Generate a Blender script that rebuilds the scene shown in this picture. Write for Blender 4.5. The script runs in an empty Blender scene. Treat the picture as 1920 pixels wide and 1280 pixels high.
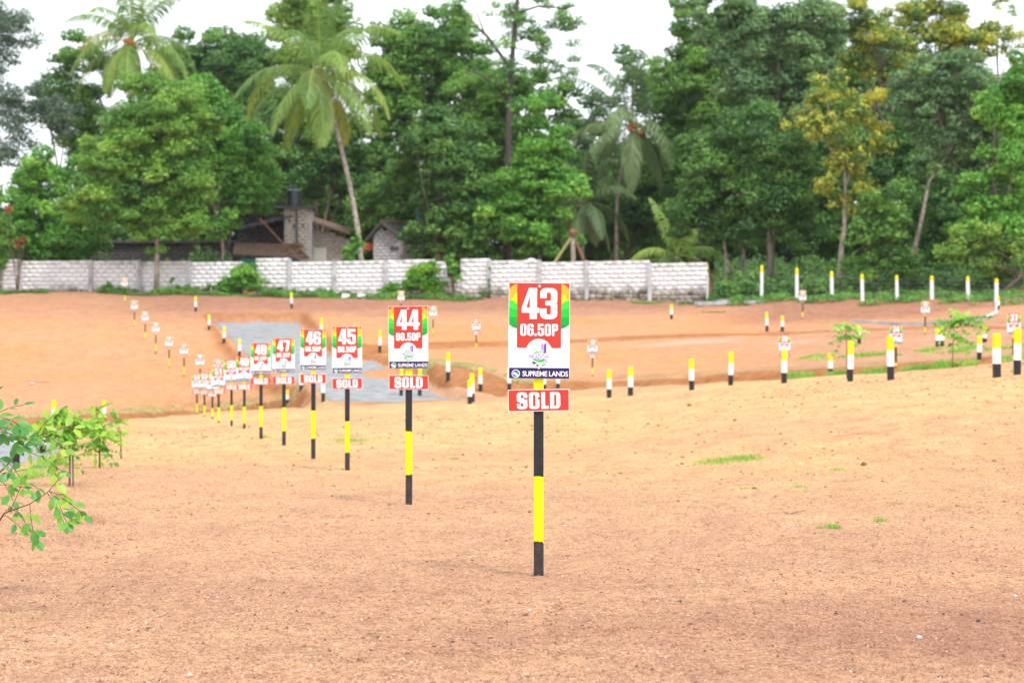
import bpy, math, random
import numpy as np
from mathutils import Vector, Matrix, Euler

# ------------------------------------------------------------------ camera, sky, sun, exposure
sc = bpy.context.scene
F = 3733.0            # focal length in pixels of the 1920 wide photograph (70 mm)
HOR = 700.0           # row of the horizon
CAMZ = 1.0
cam_d = bpy.data.cameras.new("camera")
cam = bpy.data.objects.new("camera", cam_d)
sc.collection.objects.link(cam)
cam.location = (0, 0, CAMZ)
cam.rotation_euler = (math.radians(90), 0, 0)
cam_d.sensor_width = 36.0
cam_d.lens = 70.0
cam_d.shift_y = (HOR - 640.0) / 1920.0
cam_d.clip_start = 0.1
cam_d.clip_end = 3000
cam_d.dof.use_dof = True
cam_d.dof.focus_distance = 9.85
cam_d.dof.aperture_fstop = 4.8
sc.camera = cam

SUN_EL, SUN_AZ = 52.0, 35.0      # azimuth: degrees from behind the camera towards the right
world = bpy.data.worlds.new("World")
sc.world = world
world.use_nodes = True
wn, wl = world.node_tree.nodes, world.node_tree.links
for n in list(wn): wn.remove(n)
w_out = wn.new("ShaderNodeOutputWorld")
w_bg = wn.new("ShaderNodeBackground"); w_bg.inputs["Strength"].default_value = 0.1
sky = wn.new("ShaderNodeTexSky"); sky.sky_type = 'NISHITA'; sky.sun_disc = False
sky.sun_elevation = math.radians(SUN_EL)
sky.sun_rotation = math.radians(180 - SUN_AZ)
sky.dust_density = 3.0
tc = wn.new("ShaderNodeTexCoord")
nz = wn.new("ShaderNodeTexNoise"); nz.inputs["Scale"].default_value = 2.2; nz.inputs["Detail"].default_value = 6
cr = wn.new("ShaderNodeValToRGB")
cr.color_ramp.elements[0].position = 0.35; cr.color_ramp.elements[0].color = (0.74, 0.74, 0.74, 1)
cr.color_ramp.elements[1].position = 0.62; cr.color_ramp.elements[1].color = (0.97, 0.97, 0.97, 1)
mx = wn.new("ShaderNodeMix"); mx.data_type = 'RGBA'
mx.inputs[7].default_value = (11.6, 12.0, 12.6, 1)
wl.new(tc.outputs["Generated"], nz.inputs["Vector"])
wl.new(nz.outputs["Fac"], cr.inputs["Fac"])
wl.new(cr.outputs["Color"], mx.inputs[0])
wl.new(sky.outputs["Color"], mx.inputs[6])
wl.new(mx.outputs[2], w_bg.inputs["Color"])
wl.new(w_bg.outputs["Background"], w_out.inputs["Surface"])

sun_d = bpy.data.lights.new("sun", 'SUN')
sun_d.energy = 1.5; sun_d.angle = math.radians(10); sun_d.color = (1.0, 0.96, 0.9)
sun = bpy.data.objects.new("sun", sun_d)
sc.collection.objects.link(sun)
_e, _a = math.radians(SUN_EL), math.radians(SUN_AZ)
sdir = Vector((math.sin(_a) * math.cos(_e), -math.cos(_a) * math.cos(_e), math.sin(_e)))
sun.rotation_euler = sdir.to_track_quat('Z', 'Y').to_euler()
sun.location = sdir * 60

sc.view_settings.view_transform = 'Standard'
sc.view_settings.look = 'None'
sc.view_settings.gamma = 1.0
sc.view_settings.exposure = 0.85
sc.cycles.max_bounces = 5
sc.cycles.transparent_max_bounces = 4
sc.cycles.use_denoising = True

# ------------------------------------------------------------------ helpers
col = sc.collection
random.seed(7)

def P(u, py, D):
    return Vector(((u - 960.0) / F * D, D, CAMZ + (HOR - py) / F * D))

def tag(o, label=None, cat=None, group=None, kind=None):
    if label: o["label"] = label
    if cat: o["category"] = cat
    if group: o["group"] = group
    if kind: o["kind"] = kind
    return o

def empty(name, loc, rz=0.0):
    o = bpy.data.objects.new(name, None)
    col.objects.link(o); o.location = loc; o.rotation_euler = (0, 0, rz)
    o.empty_display_size = 0.1
    return o

def mesh_np(name, V, Fc, mats, parent=None, loc=None, smooth=False, mi=None, tint=None):
    """V (n,3), Fc (m,k) arrays of equal sized faces, or a list of such arrays."""
    me = bpy.data.meshes.new(name)
    V = np.asarray(V, dtype=np.float32)
    Fl = Fc if isinstance(Fc, list) and isinstance(Fc[0], np.ndarray) else [Fc]
    Fl = [np.asarray(f, dtype=np.int32) for f in Fl if len(f)]
    me.vertices.add(len(V)); me.vertices.foreach_set("co", V.ravel())
    nl = sum(f.size for f in Fl); nf = sum(len(f) for f in Fl)
    me.loops.add(nl); me.polygons.add(nf)
    me.loops.foreach_set("vertex_index", np.concatenate([f.ravel() for f in Fl]))
    tot = np.concatenate([np.full(len(f), f.shape[1], dtype=np.int32) for f in Fl])
    st = np.concatenate([[0], np.cumsum(tot)[:-1]]).astype(np.int32)
    me.polygons.foreach_set("loop_start", st)
    me.polygons.foreach_set("loop_total", tot)
    if mi is not None: me.polygons.foreach_set("material_index", np.asarray(mi, dtype=np.int32))
    if smooth: me.polygons.foreach_set("use_smooth", np.ones(nf, dtype=bool))
    for m in (mats if isinstance(mats, (list, tuple)) else [mats]): me.materials.append(m)
    if tint is not None:
        for k, v in tint.items():
            a = me.attributes.new(k, 'FLOAT', 'POINT')
            a.data.foreach_set("value", np.asarray(v, dtype=np.float32))
    me.update(calc_edges=True); me.validate()
    o = bpy.data.objects.new(name, me); col.objects.link(o)
    if parent is not None: o.parent = parent
    if loc is not None: o.location = loc
    return o

class MB:
    """collects polygons with a material index; one mesh in the end"""
    def __init__(s): s.v = []; s.f = []; s.m = []
    def add(s, vs, fs, m=0):
        b = len(s.v); s.v += [tuple(v) for v in vs]
        for f in fs: s.f.append(tuple(b + i for i in f)); s.m.append(m)
    def box(s, c, d, m=0, M=None, taper=1.0, bev=0.0):
        hx, hy, hz = d[0] / 2, d[1] / 2, d[2] / 2
        if bev:
            ring = [(hx - bev, -hy), (hx, -hy + bev), (hx, hy - bev), (hx - bev, hy), (-hx + bev, hy), (-hx, hy - bev), (-hx, -hy + bev), (-hx + bev, -hy)]
        else:
            ring = [(hx, -hy), (hx, hy), (-hx, hy), (-hx, -hy)]
        n = len(ring)
        vs = [(x, y, -hz) for x, y in ring] + [(x * taper, y * taper, hz) for x, y in ring]
        vs = [Vector(v) for v in vs]
        if M is not None: vs = [M @ v for v in vs]
        vs = [v + Vector(c) for v in vs]
        fs = [tuple(range(n - 1, -1, -1)), tuple(range(n, 2 * n))] + [(i, (i + 1) % n, n + (i + 1) % n, n + i) for i in range(n)]
        s.add(vs, fs, m)
    def poly(s, pts, m=0): s.add(pts, [tuple(range(len(pts)))], m)
    def tube(s, pts, rads, m=0, n=8, cap=True):
        pts = [Vector(p) for p in pts]; b = len(s.v)
        prev = None
        for i, p in enumerate(pts):
            t = (pts[min(i + 1, len(pts) - 1)] - pts[max(i - 1, 0)]).normalized()
            if prev is None:
                a = t.cross(Vector((0, 0, 1)))
                if a.length < 1e-3: a = t.cross(Vector((1, 0, 0)))
            else: a = prev - t * prev.dot(t)
            a.normalize(); prev = a; bb = t.cross(a)
            for k in range(n):
                th = 2 * math.pi * k / n
                s.v.append(tuple(p + (a * math.cos(th) + bb * math.sin(th)) * rads[i]))
        for i in range(len(pts) - 1):
            for k in range(n):
                s.f.append((b + i * n + k, b + i * n + (k + 1) % n, b + (i + 1) * n + (k + 1) % n, b + (i + 1) * n + k)); s.m.append(m)
        if cap:
            s.f.append(tuple(b + (len(pts) - 1) * n + k for k in range(n))); s.m.append(m)
            s.f.append(tuple(b + k for k in reversed(range(n)))); s.m.append(m)
    def build(s, name, mats, parent=None, loc=None, smooth=False):
        me = bpy.data.meshes.new(name)
        me.from_pydata(s.v, [], s.f)
        for m in (mats if isinstance(mats, (list, tuple)) else [mats]): me.materials.append(m)
        me.polygons.foreach_set("material_index", s.m)
        if smooth: me.polygons.foreach_set("use_smooth", [True] * len(s.f))
        me.update()
        o = bpy.data.objects.new(name, me); col.objects.link(o)
        if parent is not None: o.parent = parent
        if loc is not None: o.location = loc
        return o

# ------------------------------------------------------------------ materials
def new_mat(name):
    m = bpy.data.materials.new(name); m.use_nodes = True
    nt = m.node_tree
    return m, nt.nodes, nt.links, nt.nodes["Principled BSDF"]

def simple(name, c, rough=0.7, var=0.12, scale=8.0, bump=0.0, bscale=40.0, c2=None, spec=0.3, detail=4.0):
    m, N, L, b = new_mat(name)
    t = N.new("ShaderNodeTexCoord")
    nz = N.new("ShaderNodeTexNoise"); nz.inputs["Scale"].default_value = scale; nz.inputs["Detail"].default_value = detail
    L.new(t.outputs["Object"], nz.inputs["Vector"])
    r = N.new("ShaderNodeValToRGB")
    c2 = c2 or tuple(x * (1 - var * 2) for x in c)
    r.color_ramp.elements[0].position = 0.3; r.color_ramp.elements[0].color = (*c2, 1)
    r.color_ramp.elements[1].position = 0.65; r.color_ramp.elements[1].color = (*c, 1)
    L.new(nz.outputs["Fac"], r.inputs["Fac"]); L.new(r.outputs["Color"], b.inputs["Base Color"])
    b.inputs["Roughness"].default_value = rough
    b.inputs["Specular IOR Level"].default_value = spec
    if bump:
        n2 = N.new("ShaderNodeTexNoise"); n2.inputs["Scale"].default_value = bscale; n2.inputs["Detail"].default_value = 5
        L.new(t.outputs["Object"], n2.inputs["Vector"])
        bp = N.new("ShaderNodeBump"); bp.inputs["Strength"].default_value = bump; bp.inputs["Distance"].default_value = 0.02
        L.new(n2.outputs["Fac"], bp.inputs["Height"]); L.new(bp.outputs["Normal"], b.inputs["Normal"])
    return m

def leafmat(name, dark, mid, light, accent=None, acc_at=0.93, transl=0.3, rough=0.5, gain=1.0):
    """leaf colours picked leaf by leaf through the 'tint' value stored on the mesh"""
    m, N, L, b = new_mat(name)
    if name in GAIN: dark, mid, light = [tuple(min(.7, x * GAIN[name]) for x in c) for c in (dark, mid, light)]
    a = N.new("ShaderNodeAttribute"); a.attribute_name = "tint"
    r = N.new("ShaderNodeValToRGB"); e = r.color_ramp.elements
    e[0].position = 0.0; e[0].color = (*dark, 1)
    e[1].position = 0.45; e[1].color = (*mid, 1)
    x = e.new(0.85); x.color = (*light, 1)
    if accent:
        x = e.new(acc_at); x.color = (*accent, 1); x = e.new(1.0); x.color = (*accent, 1)
    L.new(a.outputs["Fac"], r.inputs["Fac"])
    L.new(r.outputs["Color"], b.inputs["Base Color"])
    b.inputs["Roughness"].default_value = rough
    b.inputs["Specular IOR Level"].default_value = 0.35
    tr = N.new("ShaderNodeBsdfTranslucent")
    hs = N.new("ShaderNodeHueSaturation"); hs.inputs["Value"].default_value = 1.3; hs.inputs["Hue"].default_value = 0.485
    L.new(r.outputs["Color"], hs.inputs["Color"]); L.new(hs.outputs["Color"], tr.inputs["Color"])
    ms = N.new("ShaderNodeMixShader"); ms.inputs[0].default_value = transl
    L.new(b.outputs[0], ms.inputs[1]); L.new(tr.outputs[0], ms.inputs[2])
    L.new(ms.outputs[0], N["Material Output"].inputs["Surface"])
    return m

def soil_material():
    m, N, L, b = new_mat("laterite_soil")
    t = N.new("ShaderNodeTexCoord")
    def noise(scale, det=5, rough=0.6, sx=None):
        n = N.new("ShaderNodeTexNoise"); n.inputs["Scale"].default_value = scale
        n.inputs["Detail"].default_value = det; n.inputs["Roughness"].default_value = rough
        if sx:
            mp = N.new("ShaderNodeMapping"); mp.inputs["Scale"].default_value = sx
            L.new(t.outputs["Object"], mp.inputs["Vector"]); L.new(mp.outputs["Vector"], n.inputs["Vector"])
        else: L.new(t.outputs["Object"], n.inputs["Vector"])
        return n
    def ramp(src, stops):
        r = N.new("ShaderNodeValToRGB"); e = r.color_ramp.elements
        e[0].position, e[0].color = stops[0][0], (*stops[0][1], 1)
        e[1].position, e[1].color = stops[-1][0], (*stops[-1][1], 1)
        for p, c in stops[1:-1]:
            x = e.new(p); x.color = (*c, 1)
        L.new(src, r.inputs["Fac"]); return r.outputs["Color"]
    def mix(f, a, c, mode='MIX'):
        x = N.new("ShaderNodeMix"); x.data_type = 'RGBA'; x.blend_type = mode
        if isinstance(f, float): x.inputs[0].default_value = f
        else: L.new(f, x.inputs[0])
        for s, i in ((a, 6), (c, 7)):
            if isinstance(s, tuple): x.inputs[i].default_value = (*s, 1)
            else: L.new(s, x.inputs[i])
        return x.outputs[2]
    def attr(n):
        a = N.new("ShaderNodeAttribute"); a.attribute_name = n; return a.outputs["Fac"]
    big = noise(0.35, 4)
    base = ramp(big.outputs["Fac"], [(0.3, SOIL["a"]), (0.5, SOIL["b"]), (0.72, SOIL["c"])])
    med = noise(2.5, 6, 0.65, (1.0, 0.45, 1.0))
    base = mix(0.5, base, ramp(med.outputs["Fac"], [(0.35, SOIL["d"]), (0.6, SOIL["b"]), (0.75, SOIL["e"])]))
    # zones that the soil really has: orange cut faces, brown strip by the wall, grey sand, dry verge
    base = mix(attr("orange"), base, ramp(med.outputs["Fac"], [(0.35, SOIL["o1"]), (0.65, SOIL["o2"])]))
    base = mix(attr("pale"), base, ramp(med.outputs["Fac"], [(0.3, (0.47, 0.260, 0.130)), (0.46, (0.59, 0.385, 0.178)), (0.68, (0.67, 0.475, 0.215))]))
    base = mix(attr("brown"), base, ramp(med.outputs["Fac"], [(0.35, SOIL["br1"]), (0.65, SOIL["br2"])]))
    base = mix(attr("cut"), base, ramp(noise(3.0, 6, 0.7, (1, 1, .4)).outputs["Fac"], [(0.35, SOIL["cut1"]), (0.65, SOIL["cut2"])]))
    base = mix(attr("sand"), base, (0.47, 0.38, 0.31))
    base = mix(attr("verge"), base, ramp(med.outputs["Fac"], [(0.4, (0.22, 0.17, 0.07)), (0.65, (0.36, 0.30, 0.16))]))
    # grains
    vo = N.new("ShaderNodeTexVoronoi"); vo.inputs["Scale"].default_value = 95
    L.new(t.outputs["Object"], vo.inputs["Vector"])
    sepc = N.new("ShaderNodeSeparateColor"); L.new(vo.outputs["Color"], sepc.inputs[0])
    g = ramp(sepc.outputs[0], [(0.0, (0.30, 0.20, 0.17)), (0.12, (0.62, 0.5, 0.46)), (0.3, (0.95, 0.9, 0.88)), (0.8, (1.05, 1.02, 1.0)), (0.95, (1.35, 1.35, 1.35))])
    base = mix(0.8, base, g, 'MULTIPLY')
    fine = noise(60, 4, 0.7)
    base = mix(0.8, base, ramp(fine.outputs["Fac"], [(0.32, (0.45, 0.36, 0.32)), (0.47, (0.95, 0.93, 0.92)), (0.7, (1.25, 1.25, 1.25))]), 'MULTIPLY')
    clod = noise(14, 6, 0.75, (1.0, .55, 1))
    base = mix(0.7, base, ramp(clod.outputs["Fac"], [(0.36, (0.66, 0.56, 0.52)), (0.5, (1, 1, 1)), (0.66, (1.12, 1.1, 1.08))]), 'MULTIPLY')
    L.new(base, b.inputs["Base Color"])
    b.inputs["Roughness"].default_value = 0.95; b.inputs["Specular IOR Level"].default_value = 0.15
    n2 = noise(45, 6, 0.75)
    ad = N.new("ShaderNodeMath"); ad.operation = 'ADD'
    mu = N.new("ShaderNodeMath"); mu.operation = 'MULTIPLY'; mu.inputs[1].default_value = -0.5
    L.new(vo.outputs["Distance"], mu.inputs[0]); L.new(n2.outputs["Fac"], ad.inputs[0]); L.new(mu.outputs[0], ad.inputs[1])
    bp = N.new("ShaderNodeBump"); bp.inputs["Strength"].default_value = 0.9; bp.inputs["Distance"].default_value = 0.015
    L.new(ad.outputs[0], bp.inputs["Height"]); L.new(bp.outputs["Normal"], b.inputs["Normal"])
    return m

SOIL = dict(a=(0.44, 0.258, 0.155), b=(0.51, 0.312, 0.178), c=(0.58, 0.375, 0.208), d=(0.385, 0.215, 0.140), e=(0.60, 0.405, 0.29),
            o1=(0.50, 0.232, 0.105), o2=(0.60, 0.305, 0.130), br1=(0.26, 0.125, 0.085), br2=(0.38, 0.20, 0.13),
            cut1=(0.24, 0.095, 0.03), cut2=(0.42, 0.19, 0.065))
M = {}
M["soil"] = soil_material()
M["gravel"] = simple("grey_road_gravel", (0.28, 0.285, 0.285), 0.9, 0.1, 2.5, 0.8, 30, c2=(0.17, 0.172, 0.175), detail=12)
M["yellow"] = simple("yellow_paint", (0.82, 0.64, 0.004), 0.5, 0.05, 9)
M["black"] = simple("black_paint", (0.022, 0.022, 0.025), 0.5, 0.2, 30, 0.3, 120)
M["white"] = simple("white_paint", (0.80, 0.80, 0.79), 0.6, 0.04, 8)
M["darkwood"] = simple("weathered_black_wood", (0.06, 0.05, 0.045), 0.8, 0.3, 25, 0.4, 90, c2=(0.025, 0.023, 0.024))
M["s_white"] = simple("sign_white", (0.84, 0.84, 0.86), 0.35, 0.01, 3)
M["s_red"] = simple("sign_red", (0.50, 0.040, 0.026), 0.35, 0.03, 6)
M["s_orange"] = simple("sign_orange", (0.86, 0.38, 0.03), 0.35, 0.02, 5)
M["s_yellow"] = simple("sign_yellow", (0.86, 0.72, 0.01), 0.35, 0.02, 5)
M["s_g1"] = simple("sign_light_green", (0.05, 0.60, 0.05), 0.35, 0.02, 5)
M["s_g2"] = simple("sign_mid_green", (0.01, 0.50, 0.045), 0.35, 0.02, 5)
M["s_g3"] = simple("sign_green", (0.0, 0.36, 0.04), 0.35, 0.02, 5)
M["s_g4"] = simple("sign_dark_green", (0.0, 0.26, 0.045), 0.35, 0.02, 5)
M["s_navy"] = simple("sign_navy", (0.018, 0.012, 0.10), 0.35, 0.02, 5)
M["s_purple"] = simple("sign_purple", (0.11, 0.05, 0.50), 0.35, 0.02, 5)
M["s_pink"] = simple("sign_pink", (0.75, 0.22, 0.62), 0.35, 0.02, 5)
M["s_black"] = simple("sign_black_green", (0.01, 0.04, 0.03), 0.35, 0.02, 5)
M["screw"] = simple("zinc_screw", (0.6, 0.6, 0.62), 0.3, 0.1, 20)
M["mortar"] = simple("cement_mortar", (0.70, 0.69, 0.68), 0.95, 0.2, 3, 0.4, 30)
M["concrete"] = simple("grey_concrete", (0.46, 0.46, 0.47), 0.9, 0.15, 2, 0.3, 30, c2=(0.26, 0.26, 0.27))
M["bark"] = simple("grey_brown_bark", (0.22, 0.18, 0.145), 0.95, 0.3, 6, 0.8, 12, c2=(0.09, 0.07, 0.055))
M["palebark"] = simple("pale_bark", (0.36, 0.31, 0.26), 0.95, 0.3, 4, 0.8, 10, c2=(0.15, 0.11, 0.085))
M["darkbark"] = simple("dark_bark", (0.10, 0.08, 0.07), 0.95, 0.3, 6, 0.8, 12, c2=(0.035, 0.028, 0.026))
M["palmbark"] = simple("palm_bark", (0.42, 0.38, 0.34), 0.95, 0.3, 5, 0.7, 8, c2=(0.17, 0.14, 0.12))
M["twig"] = simple("brown_twig", (0.13, 0.08, 0.05), 0.8, 0.2, 30)
M["stone"] = simple("laterite_stone", (0.30, 0.14, 0.09), 0.9, 0.3, 30, 0.5, 80)
M["palestone"] = simple("pale_stone", (0.62, 0.62, 0.62), 0.7, 0.2, 30, 0.4, 60)
M["tank"] = simple("black_plastic", (0.022, 0.026, 0.035), 0.35, 0.1, 4, spec=0.5)
M["tiles"] = simple("old_clay_tiles", (0.20, 0.12, 0.08), 0.9, 0.3, 5, 0.6, 20, c2=(0.06, 0.045, 0.04))
M["sheet"] = simple("dark_roof_sheet", (0.10, 0.095, 0.09), 0.8, 0.3, 4, 0.3, 20, c2=(0.045, 0.042, 0.042))
M["shadewall"] = simple("sooty_wall", (0.12, 0.10, 0.09), 0.95, 0.3, 2, 0.4, 20, c2=(0.06, 0.05, 0.047))
M["plank"] = simple("old_plank", (0.22, 0.11, 0.07), 0.9, 0.2, 6)
M["litter"] = simple("leaf_litter", (0.30, 0.17, 0.10), 0.95, 0.3, 9, 0.8, 25, c2=(0.12, 0.07, 0.05), detail=8)
M["door"] = simple("pale_door", (0.50, 0.50, 0.42), 0.8, 0.1, 4)
M["redcloth"] = simple("orange_red_paint", (0.55, 0.12, 0.05), 0.8, 0.2, 8)
M["blue"] = simple("blue_plastic", (0.02, 0.16, 0.62), 0.5, 0.1, 4)
M["teal"] = simple("teal_paint", (0.05, 0.22, 0.20), 0.8, 0.1, 4)
M["pipe"] = simple("grey_white_pipe", (0.62, 0.64, 0.66), 0.5, 0.05, 4)
M["wire"] = simple("galvanised_wire", (0.25, 0.25, 0.25), 0.5, 0.1, 4)
M["yellowsheet"] = simple("pale_yellow_sheet", (0.60, 0.55, 0.16), 0.7, 0.1, 6)
M["coconut"] = simple("orange_coconut", (0.62, 0.25, 0.06), 0.6, 0.3, 9, c2=(0.20, 0.07, 0.03))

def block_material(name, paint, bare, grime, amount):
    m, N, L, b = new_mat(name)
    t = N.new("ShaderNodeTexCoord"); g = N.new("ShaderNodeNewGeometry")
    r = N.new("ShaderNodeValToRGB"); r.color_ramp.elements[0].color = (*[x * .92 for x in paint], 1); r.color_ramp.elements[1].color = (*paint, 1)
    L.new(g.outputs["Random Per Island"], r.inputs["Fac"])
    n = N.new("ShaderNodeTexNoise"); n.inputs["Scale"].default_value = 0.7; n.inputs["Detail"].default_value = 8; n.inputs["Roughness"].default_value = 0.7
    L.new(t.outputs["Object"], n.inputs["Vector"])
    r2 = N.new("ShaderNodeValToRGB"); r2.color_ramp.elements[0].position = 0.5; r2.color_ramp.elements[1].position = 0.72
    r2.color_ramp.elements[0].color = (0, 0, 0, 1); r2.color_ramp.elements[1].color = (amount,) * 3 + (1,)
    L.new(n.outputs["Fac"], r2.inputs["Fac"])
    mx = N.new("ShaderNodeMix"); mx.data_type = 'RGBA'; mx.inputs[7].default_value = (*bare, 1)
    L.new(r2.outputs["Color"], mx.inputs[0]); L.new(r.outputs["Color"], mx.inputs[6])
    a = N.new("ShaderNodeAttribute"); a.attribute_name = "grime"
    n3 = N.new("ShaderNodeTexNoise"); n3.inputs["Scale"].default_value = 2.2; n3.inputs["Detail"].default_value = 8
    L.new(t.outputs["Object"], n3.inputs["Vector"])
    mu = N.new("ShaderNodeMath"); mu.operation = 'MULTIPLY'; mu.use_clamp = True
    r4 = N.new("ShaderNodeValToRGB"); r4.color_ramp.elements[0].position = 0.38; r4.color_ramp.elements[1].position = 0.6
    L.new(n3.outputs["Fac"], r4.inputs["Fac"])
    L.new(a.outputs["Fac"], mu.inputs[0]); L.new(r4.outputs["Color"], mu.inputs[1])
    m2 = N.new("ShaderNodeMix"); m2.data_type = 'RGBA'; m2.inputs[7].default_value = (*grime, 1)
    L.new(mu.outputs[0], m2.inputs[0]); L.new(mx.outputs[2], m2.inputs[6])
    L.new(m2.outputs[2], b.inputs["Base Color"])
    b.inputs["Roughness"].default_value = 0.9; b.inputs["Specular IOR Level"].default_value = 0.2
    return m
M["block"] = block_material("whitewashed_block", (0.74, 0.74, 0.75), (0.54, 0.52, 0.49), (0.27, 0.25, 0.20), 0.3)
M["rawblock"] = block_material("bare_cement_block", (0.43, 0.39, 0.34), (0.32, 0.28, 0.24), (0.09, 0.075, 0.065), 0.8)
M["greyblock"] = block_material("grey_cement_block", (0.44, 0.44, 0.44), (0.22, 0.22, 0.21), (0.10, 0.09, 0.08), 0.6)
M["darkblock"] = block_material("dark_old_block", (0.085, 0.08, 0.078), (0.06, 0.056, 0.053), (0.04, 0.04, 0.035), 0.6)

GAIN = dict(leaf_mid=1.3, leaf_bright=1.15, leaf_yellow_green=1.25, leaf_olive=1.25, leaf_dark=1.45, leaf_greyish=1.3, leaf_dusky=1.3, palm_leaf=1.0, palm_leaf_grey=.85, weed_leaf=1.15, leaf_yellow_flowering=1.3)
PAL = dict(
    mid=leafmat("leaf_mid", (0.036, 0.105, 0.022), (0.084, 0.200, 0.030), (0.180, 0.330, 0.052)),
    bright=leafmat("leaf_bright", (0.042, 0.150, 0.024), (0.110, 0.300, 0.038), (0.240, 0.470, 0.065)),
    olive=leafmat("leaf_olive", (0.055, 0.130, 0.022), (0.130, 0.245, 0.036), (0.260, 0.380, 0.065)),
    mixed=leafmat("leaf_yellow_green", (0.042, 0.125, 0.024), (0.110, 0.250, 0.034), (0.240, 0.400, 0.060)),
    dark=leafmat("leaf_dark", (0.024, 0.070, 0.018), (0.055, 0.140, 0.026), (0.120, 0.235, 0.042)),
    grey=leafmat("leaf_greyish", (0.046, 0.105, 0.042), (0.100, 0.190, 0.070), (0.190, 0.300, 0.105)),
    dusk=leafmat("leaf_dusky", (0.040, 0.070, 0.050), (0.075, 0.120, 0.075), (0.120, 0.190, 0.100)),
    flower=leafmat("leaf_yellow_flowering", (0.055, 0.115, 0.025), (0.12, 0.21, 0.035), (0.19, 0.28, 0.04), (0.68, 0.62, 0.07), 0.78),
    palm=leafmat("palm_leaf", (0.050, 0.125, 0.025), (0.135, 0.255, 0.045), (0.310, 0.420, 0.080), (0.50, 0.44, 0.08), 0.97),
    palmgrey=leafmat("palm_leaf_grey", (0.055, 0.120, 0.045), (0.130, 0.230, 0.080), (0.270, 0.370, 0.140)),
    fresh=leafmat("leaf_fresh", (0.050, 0.170, 0.020), (0.120, 0.330, 0.035), (0.300, 0.520, 0.050), transl=0.4),
    near=leafmat("leaf_shrub", (0.045, 0.190, 0.045), (0.085, 0.290, 0.050), (0.300, 0.480, 0.050), transl=0.35, rough=0.35),
    weed=leafmat("weed_leaf", (0.030, 0.100, 0.018), (0.080, 0.215, 0.030), (0.190, 0.370, 0.060)),
    grass=leafmat("grass_blade", (0.110, 0.230, 0.030), (0.210, 0.390, 0.050), (0.380, 0.550, 0.110)),
    dry=leafmat("dry_grass_blade", (0.30, 0.26, 0.09), (0.46, 0.42, 0.18), (0.58, 0.52, 0.28)),
    redleaf=leafmat("dead_red_leaf", (0.20, 0.05, 0.03), (0.36, 0.10, 0.05), (0.45, 0.18, 0.10)),
)

# ------------------------------------------------------------------ terrain
def z_of(py, D): return CAMZ + (HOR - py) / F * D
def q(D, py): return (D, z_of(py, D))
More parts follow.
